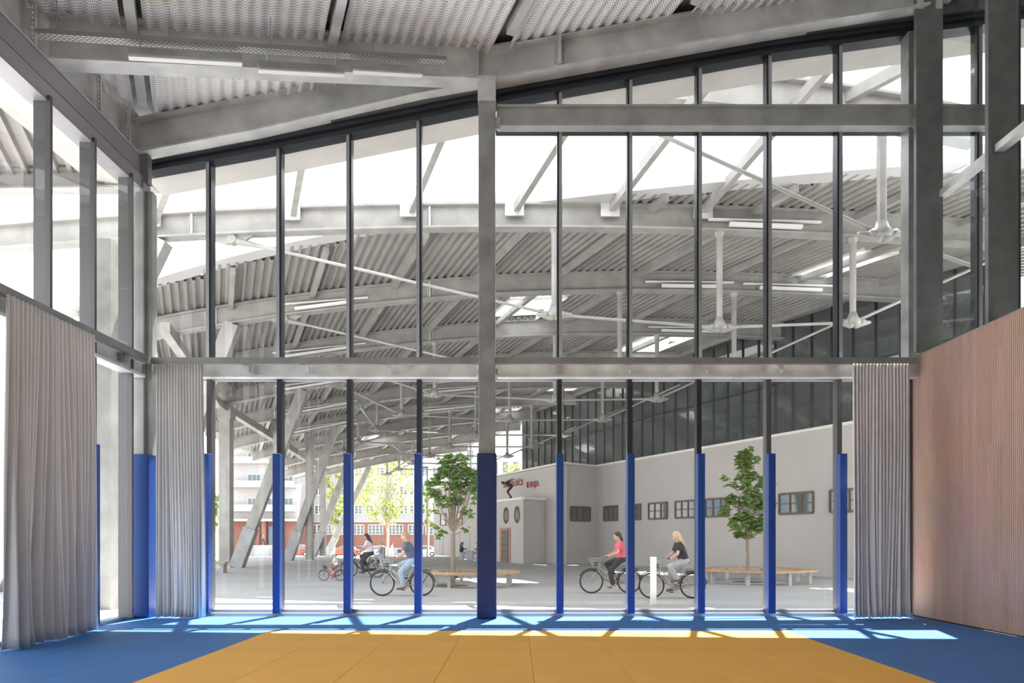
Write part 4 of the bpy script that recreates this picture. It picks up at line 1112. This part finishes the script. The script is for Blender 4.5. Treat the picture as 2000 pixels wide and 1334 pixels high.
def person(label, loc, rz, J, sc=1.0, skin=skinm, hair=None, top=None, legs=None, shoes=None, hairlen=.12, sleeves=True, fem=False, shorts=False, helmet=None, statue=None, skirt=False, vs=.011, name='person', cat='person', longpants=True, bun=False):
    t = thing(name, label, cat, loc, rz, scale=sc)
    g = {k: V(v) for k, v in J.items()}
    sk = statue or skin
    b = MB(); sw = .045
    pel, che, nec, hea = g['pel'], g['che'], g['nec'], g['hea']
    up = (nec-pel).normalized()
    hw = .10; shw = .165 if fem else .19
    b.cap(pel+V((0,-.07,0)), pel+V((0,.07,0)), .115, .115); b.cap(pel, che, .12, .13)
    b.cap(che+V((0,-.08,.0)), che+V((0,.08,.0)), .12, .12); b.cap(che, nec-up*.05, .12, .07); b.cap(nec-up*.08, hea-(hea-nec)*.25, .055, .05)
    # head: skull, jaw, nose, ears
    fd = V(g.get('face', (1,0,-.05))).normalized(); hu = (hea-nec).normalized(); hu = (hu+V((0,0,1))).normalized(); fr = (fd-hu*fd.dot(hu)).normalized(); sd_ = hu.cross(fr)
    rot = Matrix((fr, sd_, hu)).transposed()
    b.ell(hea, (.098,.078,.112), 14, 10, rot); b.ell(hea+fr*.03-hu*.055, (.062,.055,.062), 10, 8, rot)
    b.cap(hea+fr*.095+hu*.005, hea+fr*.112-hu*.025, .010, .015, 6)
    for s_ in (-1, 1): b.ell(hea+sd_*.078*s_-hu*.01, (.018,.010,.028), 6, 5, rot)
    for s_ in ('L', 'R'):
        q_ = 1 if s_ == 'L' else -1
        sh, el, wr = g['sh'+s_], g['el'+s_], g['wr'+s_]
        b.cap(che+V((0,q_*.09,.06)), sh, .075, .058); b.cap(sh, el, .052, .040); b.cap(el, wr, .038, .026); hand(b, wr, el, g.get('grip', V((0,1,0))), -q_)
        hp, kn, an, to = g['hp'+s_], g['kn'+s_], g['an'+s_], g['to'+s_]
        b.cap(hp, kn, .088, .058); b.cap(kn, an, .056, .036); b.cap(kn.lerp(an, .25), kn.lerp(an, .45), .054, .048); b.cap(an, to, .036, .026); b.cap(an, an+(an-to)*.22+V((0,0,-.02)), .035, .03)
    remesh(b.build('body', sk, t, smooth=True), vs, 3)
    if not statue:
        for s_ in (-1, 1): MB().ell(hea+fr*.088+sd_*.032*s_+hu*.012, .011, 8, 6).build('eye', eyem, t, smooth=True)
        MB().cap(hea+fr*.093+sd_*.018-hu*.055, hea+fr*.093-sd_*.018-hu*.055, .005, .005, 6).build('mouth', mat('lips', (.45,.18,.15), .6), t)
        if top:
            c = MB(); c.cap(pel+up*.02+V((0,-.07,0)), pel+up*.02+V((0,.07,0)), .13, .13); c.cap(pel+up*.02, che, .14, .148); c.cap(che+V((0,-.08,0)), che+V((0,.08,0)), .135, .135); c.cap(che, nec-up*.07, .135, .082)
            for s_ in ('L', 'R'):
                q_ = 1 if s_ == 'L' else -1; sh, el, wr = g['sh'+s_], g['el'+s_], g['wr'+s_]
                c.cap(che+V((0,q_*.09,.06)), sh, .09, .072)
                if sleeves == 'long': c.cap(sh, el, .066, .055); c.cap(el, el.lerp(wr,.85), .052, .042)
                elif sleeves: c.cap(sh, sh.lerp(el, .55), .068, .062)
            remesh(c.build('shirt', top, t, smooth=True), vs*1.2, 4)
        if legs:
            c = MB(); c.cap(pel+V((0,-.07,-.01)), pel+V((0,.07,-.01)), .135, .135)
            for s_ in ('L', 'R'):
                hp, kn, an = g['hp'+s_], g['kn'+s_], g['an'+s_]
                if shorts: c.cap(hp, hp.lerp(kn, .8), .105, .085)
                else: c.cap(hp, kn, .105, .078); c.cap(kn, kn.lerp(an, .93), .078, .068 if longpants else .05)
            remesh(c.build('trousers', legs, t, smooth=True), vs*1.2, 4)
        if shoes:
            for s_ in ('L', 'R'):
                an, to = g['an'+s_], g['to'+s_]; c = MB(); c.cap(an+(an-to)*.18+V((0,0,-.03)), to+V((0,0,-.01)), .045, .038)
                remesh(c.build('shoe', shoes, t, smooth=True), vs, 3)
        if helmet:
            c = MB(); c.ell(hea+hu*.05-fr*.01, (.125,.105,.10), 14, 8, rot); c.build('helmet', helmet, t, smooth=True)
        if hair:
            c = MB(); c.ell(hea+hu*.028-fr*.022, (.105,.090,.108), 14, 8, rot)
            c.cap(hea-fr*.06+hu*.03, hea-fr*(.075+hairlen*.35)-hu*hairlen, .075, .035 if hairlen > .1 else .055)
            if hairlen > .2: c.cap(hea-fr*.05-hu*.03+sd_*.04, hea-fr*.10-hu*hairlen+sd_*.03, .05, .03); c.cap(hea-fr*.05-hu*.03-sd_*.04, hea-fr*.10-hu*hairlen-sd_*.03, .05, .03)
            remesh(c.build('hair', hair, t, smooth=True), vs, 3)
    return t
def rider(lean=.12, kneeup='L', hx=.64, sit=.985, y0=0):
    px_ = .235
    J = dict(pel=(px_,0,sit+.04), che=(px_+lean*.9,0,sit+.36), nec=(px_+lean*1.15,0,sit+.53), hea=(px_+lean*1.15+.06,0,sit+.675))
    for s_ in ('L', 'R'):
        q_ = 1 if s_ == 'L' else -1
        J['sh'+s_] = (px_+lean*1.1,q_*.185,sit+.46); J['el'+s_] = (px_+lean*1.1+.085,q_*.30,sit+.20); J['wr'+s_] = (hx-.015,q_*.295,1.09); J['hp'+s_] = (px_+.03,q_*.10,sit)
        if s_ == kneeup: J['kn'+s_] = (px_+.40,q_*.13,sit-.13); J['an'+s_] = (px_+.20,q_*.12,.53); J['to'+s_] = (px_+.35,q_*.12,.475)
        else: J['kn'+s_] = (px_+.34,q_*.12,sit-.31); J['an'+s_] = (px_+.26,q_*.12,.27); J['to'+s_] = (px_+.42,q_*.12,.215)
    J['grip'] = (0, 1, 0)
    return J
denim = mat('light_denim', (.36,.45,.56), .8, 0, .12, 12); greyj = mat('grey_jeans', (.42,.44,.45), .8, 0, .1, 10)
bikegold = mat('champagne_metal', (.48,.42,.34), .4, .4); bsilver = mat('silver_metal', (.55,.55,.55), .35, .6)
tee_navy = mat('navy_shirt', (.09,.12,.18), .85); tee_red = mat('coral_red_shirt', (.72,.13,.16), .85); tee_blk = mat('black_shirt', (.03,.032,.035), .85); tee_pink = mat('pale_lilac_shirt', (.74,.62,.72), .85)
blk = mat('black_cloth', (.035,.035,.04), .85); darkpat = mat('dark_patterned_cloth', (.07,.075,.085), .85, 0, 0, 40, col2=(.03,.03,.035))
h_dk = mat('dark_brown_hair', (.07,.045,.035), .7); h_bl = mat('blonde_hair', (.60,.44,.25), .7); h_br = mat('light_brown_hair', (.36,.25,.16), .7); h_blk = mat('black_hair', (.025,.02,.025), .6)
shoe_b = mat('brown_leather', (.22,.12,.08), .6); shoe_k = mat('dark_shoe', (.05,.05,.055), .6); shoe_t = mat('tan_shoe', (.45,.36,.26), .6)
def rp(px, Y): return (X(px, Y), Y, GZ)
# man in navy
bike('pale city bicycle with wire basket ridden by the man in navy', 824, 19.9, bsilver, 1.0)
person('person in dark navy shirt and light blue jeans riding a bicycle', rp(824,19.9), math.pi, rider(.16,'R'), 1.0, skinm, h_br, tee_navy, denim, shoe_b, hairlen=.05)
# red shirt
bike('champagne city bicycle with basket ridden by the person in coral red', 1229, 20.8, bikegold, 1.0, guard=tee_blk)
person('person in coral red shirt and dark patterned trousers riding a bicycle', rp(1229,20.8), math.pi, rider(.05,'R'), 1.0, skinm, h_dk, tee_red, darkpat, shoe_t, hairlen=.14, fem=True)
# blonde
bike('beige city bicycle ridden by the blonde person, behind the white bollard', 1353, 19.1, bikegold, 1.0, rim_m=mat('beige_rim', (.52,.46,.38), .5), guard=tee_blk)
person('person with long blonde hair, black top and grey jeans riding a bicycle', rp(1353,19.1), math.pi, rider(.14,'L'), 1.0, skinm, h_bl, tee_blk, greyj, shoe_b, hairlen=.30, fem=True)
# woman in pale shirt with child seat
b2 = bike('black city bicycle carrying a child seat, left of the man in navy', 735, 29.0, blk, 1.0, basket=False)
person('person with long black hair, pale lilac shirt and black trousers on a bicycle', rp(735,29.0), math.pi, rider(.10,'R'), 1.0, skin2, h_blk, tee_pink, blk, shoe_k, hairlen=.28, fem=True)
cs_ = thing('child_seat', 'grey child seat mounted behind the rider in the pale lilac shirt', 'child seat', rp(735,29.0), math.pi)
MB().box((-.32,-.15,.73),(-.02,.15,.79)).box((-.34,-.16,.73),(-.28,.16,1.25)).box((-.3,-.17,.75),(-.05,-.13,.95)).box((-.3,.13,.75),(-.05,.17,.95)).build('shell', mat('seat_grey', (.3,.31,.33), .6), cs_, bevel=.03)
MB().box((-.06,-.16,.45),(.0,-.10,.75)).box((-.06,.10,.45),(.0,.16,.75)).build('foot_rest', darkp, cs_)
Jc = dict(pel=(-.18,0,.90), che=(-.2,0,1.14), nec=(-.2,0,1.26), hea=(-.17,0,1.38), shL=(-.2,.13,1.22), shR=(-.2,-.13,1.22), elL=(-.12,.18,1.08), elR=(-.12,-.18,1.08), wrL=(-.02,.12,1.02), wrR=(-.02,-.12,1.02), hpL=(-.16,.07,.88), hpR=(-.16,-.07,.88), knL=(.03,.13,.86), knR=(.03,-.13,.86), anL=(-.02,.15,.60), anR=(-.02,-.15,.60), toL=(.07,.15,.56), toR=(.07,-.15,.56))
def shrink(J, c, k): return {a: tuple(V(c)+(V(v)-V(c))*k) if a not in ('grip','face') else v for a, v in J.items()}
Jk = {a: tuple((V(v)-V((-.18,0,.80)))/.62) for a, v in Jc.items()}
o = person('child in grey clothes sitting in the seat behind the pale lilac rider', (0,0,0), math.pi, Jk, .62, skinm, h_br, mat('grey_child_top', (.38,.40,.42), .85), mat('grey_child_trousers', (.3,.31,.33), .85), mat('dark_red_shoe', (.3,.05,.05), .6), hairlen=.05)
o.location = (X(735,29.0)+.18, 29.0, GZ+.80)
# child on small bike
bike('small red and white child bicycle with black tyres', 664.5, 27.0, mat('red_bike_paint', (.50,.05,.08), .4), .565, basket=mat('black_wire', (.03,.03,.03), .5))
person('child in white shirt and turquoise helmet riding a small red bicycle', rp(664.5,27.0), math.pi, rider(.10,'L'), .565, skinm, None, mat('white_child_shirt', (.78,.76,.80), .85), mat('brown_shorts', (.30,.20,.15), .85), mat('pink_shoe', (.6,.3,.42), .6), shorts=True, helmet=mat('turquoise_helmet', (.25,.55,.60), .4), hairlen=.12)
# seated people at the far table
tb2 = thing('picnic_table', 'white metal table with benches where two people sit', 'table', (X(918,52),52,GZ))
MB().box((-.30,-.75,.70),(.30,.75,.75)).build('table_top', whitep, tb2)
for y in (-.6,.6): MB().box((-.24,y-.04,0),(.24,y+.04,.70)).build('leg', framel, tb2)
for s_, nm in ((-1.3,'left'),(1.3,'right')):
    b_ = thing('bench', 'small white bench on the %s side of the far table' % nm, 'bench', (X(918,52)+s_*.46,52,GZ)); MB().box((-.16,-.7,.40),(.16,.7,.44)).build('seat', whitep, b_)
    for y in (-.6,.6): MB().box((-.14,y-.03,0),(.14,y+.03,.40)).build('leg', framel, b_)
def sitter():
    J = dict(pel=(0,0,.54), che=(.02,0,.86), nec=(.04,0,1.03), hea=(.08,0,1.17)); 
    for s_, q_ in (('L',1),('R',-1)):
        J['sh'+s_] = (.03,q_*.18,.97); J['el'+s_] = (.14,q_*.22,.76); J['wr'+s_] = (.36,q_*.16,.80); J['hp'+s_] = (.02,q_*.1,.50); J['kn'+s_] = (.42,q_*.12,.50); J['an'+s_] = (.42,q_*.12,.09); J['to'+s_] = (.57,q_*.12,.04)
    return J
person('seated person in dark jacket at the left side of the far table', (X(918,52)-.62,51.9,GZ), 0, sitter(), 1, skinm, h_dk, blk, denim, shoe_k, hairlen=.2, sleeves='long', fem=True, vs=.016)
person('seated person in grey top at the right side of the far table', (X(918,52)+.62,51.7,GZ), math.pi, sitter(), 1, skinm, h_dk, mat('charcoal_top', (.15,.16,.18), .85), denim, shoe_k, hairlen=.2, sleeves='long', vs=.016)
def walker(k=1):
    J = dict(pel=(0,0,.95), che=(.02,0,1.28), nec=(.03,0,1.45), hea=(.06,0,1.60))
    for s_, q_ in (('L',1),('R',-1)):
        J['sh'+s_] = (.02,q_*.18,1.39); J['el'+s_] = (-.08*q_,q_*.24,1.12); J['wr'+s_] = (.12*q_*-1,q_*.24,.88); J['hp'+s_] = (0,q_*.09,.92); J['kn'+s_] = (.16*q_,q_*.1,.50); J['an'+s_] = (.22*q_-.05,q_*.1,.09); J['to'+s_] = (.22*q_+.10,q_*.1,.035)
    return J
wy = 86.0
for px, lab in ((757,'pedestrian in white walking beside the street tree trunk, left of the pair'),(765.5,'pedestrian in white walking beside the street tree trunk, right of the pair')):
    person(lab, (X(px,wy),wy,sz(wy)), .2, walker(), 1, skinm, h_dk, mat('white_shirt', (.75,.75,.78), .85), mat('pale_trousers', (.7,.7,.72), .85), shoe_k, sleeves=True, vs=.02)
person('pedestrian in red and white standing before the red entrance', (X(514,101),101,sz(101)+1.55), .4, walker(), 1, skinm, h_dk, mat('red_white_top', (.55,.15,.15), .85), blk, shoe_k, vs=.02)
MB_ = MB().box((X(500,101),100.2,-1.1),(X(528,101),103.7,sz(101)+1.55)).build('entrance_landing', concrete); tag(MB_, 'concrete landing in front of the red entrance', 'landing')
# bronze diver on the porch
Jd = dict(pel=(-.10,0,.86), che=(.20,0,1.05), nec=(.36,0,1.13), hea=(.50,0,1.12), face=(.9,0,-.45), grip=(0,1,0))
for s_, q_ in (('L',1),('R',-1)):
    Jd['sh'+s_] = (.28,q_*.17,1.10); Jd['el'+s_] = (.02,q_*.24,1.24); Jd['wr'+s_] = (-.22,q_*.25,1.34); Jd['hp'+s_] = (-.10,q_*.09,.84); Jd['kn'+s_] = (.16,q_*.11,.50); Jd['an'+s_] = (-.10,q_*.11,.12); Jd['to'+s_] = (.08,q_*.11,.05)
sp_ = pc+dw*2.9+V((.35,.2,3.98+.06))
st_ = person('bronze statue of a crouching diver with arms swept back on the porch', sp_, math.pi*.93, Jd, .98, statue=bronze, name='diver_statue', cat='statue', vs=.018)
MB().box((-.28,-.22,-.06),(.28,.22,.02)).build('plinth', bronze, st_)

# ============================================================ SMALL THINGS ON THE PLAZA
o = MB().box((-.065,-.065,0),(.065,.065,1.16)).build('bollard', whitep, bevel=.008); o.location = (X(1276,17.1),17.1,GZ)
tag(o, 'slim white square bollard in front of the blonde cyclist', 'bollard')
o = thing('bench', 'long low bench partly hidden behind the left curtain edge', 'bench', (X(424,33),33,GZ))
MB().box((-1.0,-.25,.42),(.45,.25,.50)).build('seat', wood, o)
for x in (-.8,.3): MB().box((x-.07,-.2,0),(x+.07,.2,.42)).build('leg', galv_d, o)
for k, px in enumerate((750,775,793)):
    y = 70; o = MB().tube([(0,0,0),(0,0,.75)], .05, 8).tube([(0,0,.75),(0,0,.8)], .06, 8).build('street_post', whitep); o.location = (X(px,y),y,GZ-.25)
    tag(o, 'short white street post behind the man in navy, %s from the left' % ORD[k], 'post', 'short street posts')
lp = thing('street_lamp', 'thin dark lamp post in front of the far white block', 'street lamp', (X(834.5,76),76,sz(76)))
MB().tube([(0,0,0),(0,0,9.5)], .06, 8).build('pole', darkp, lp); MB().box((-.5,-.1,9.4),(.1,.1,9.55)).build('lamp_head', darkp, lp)
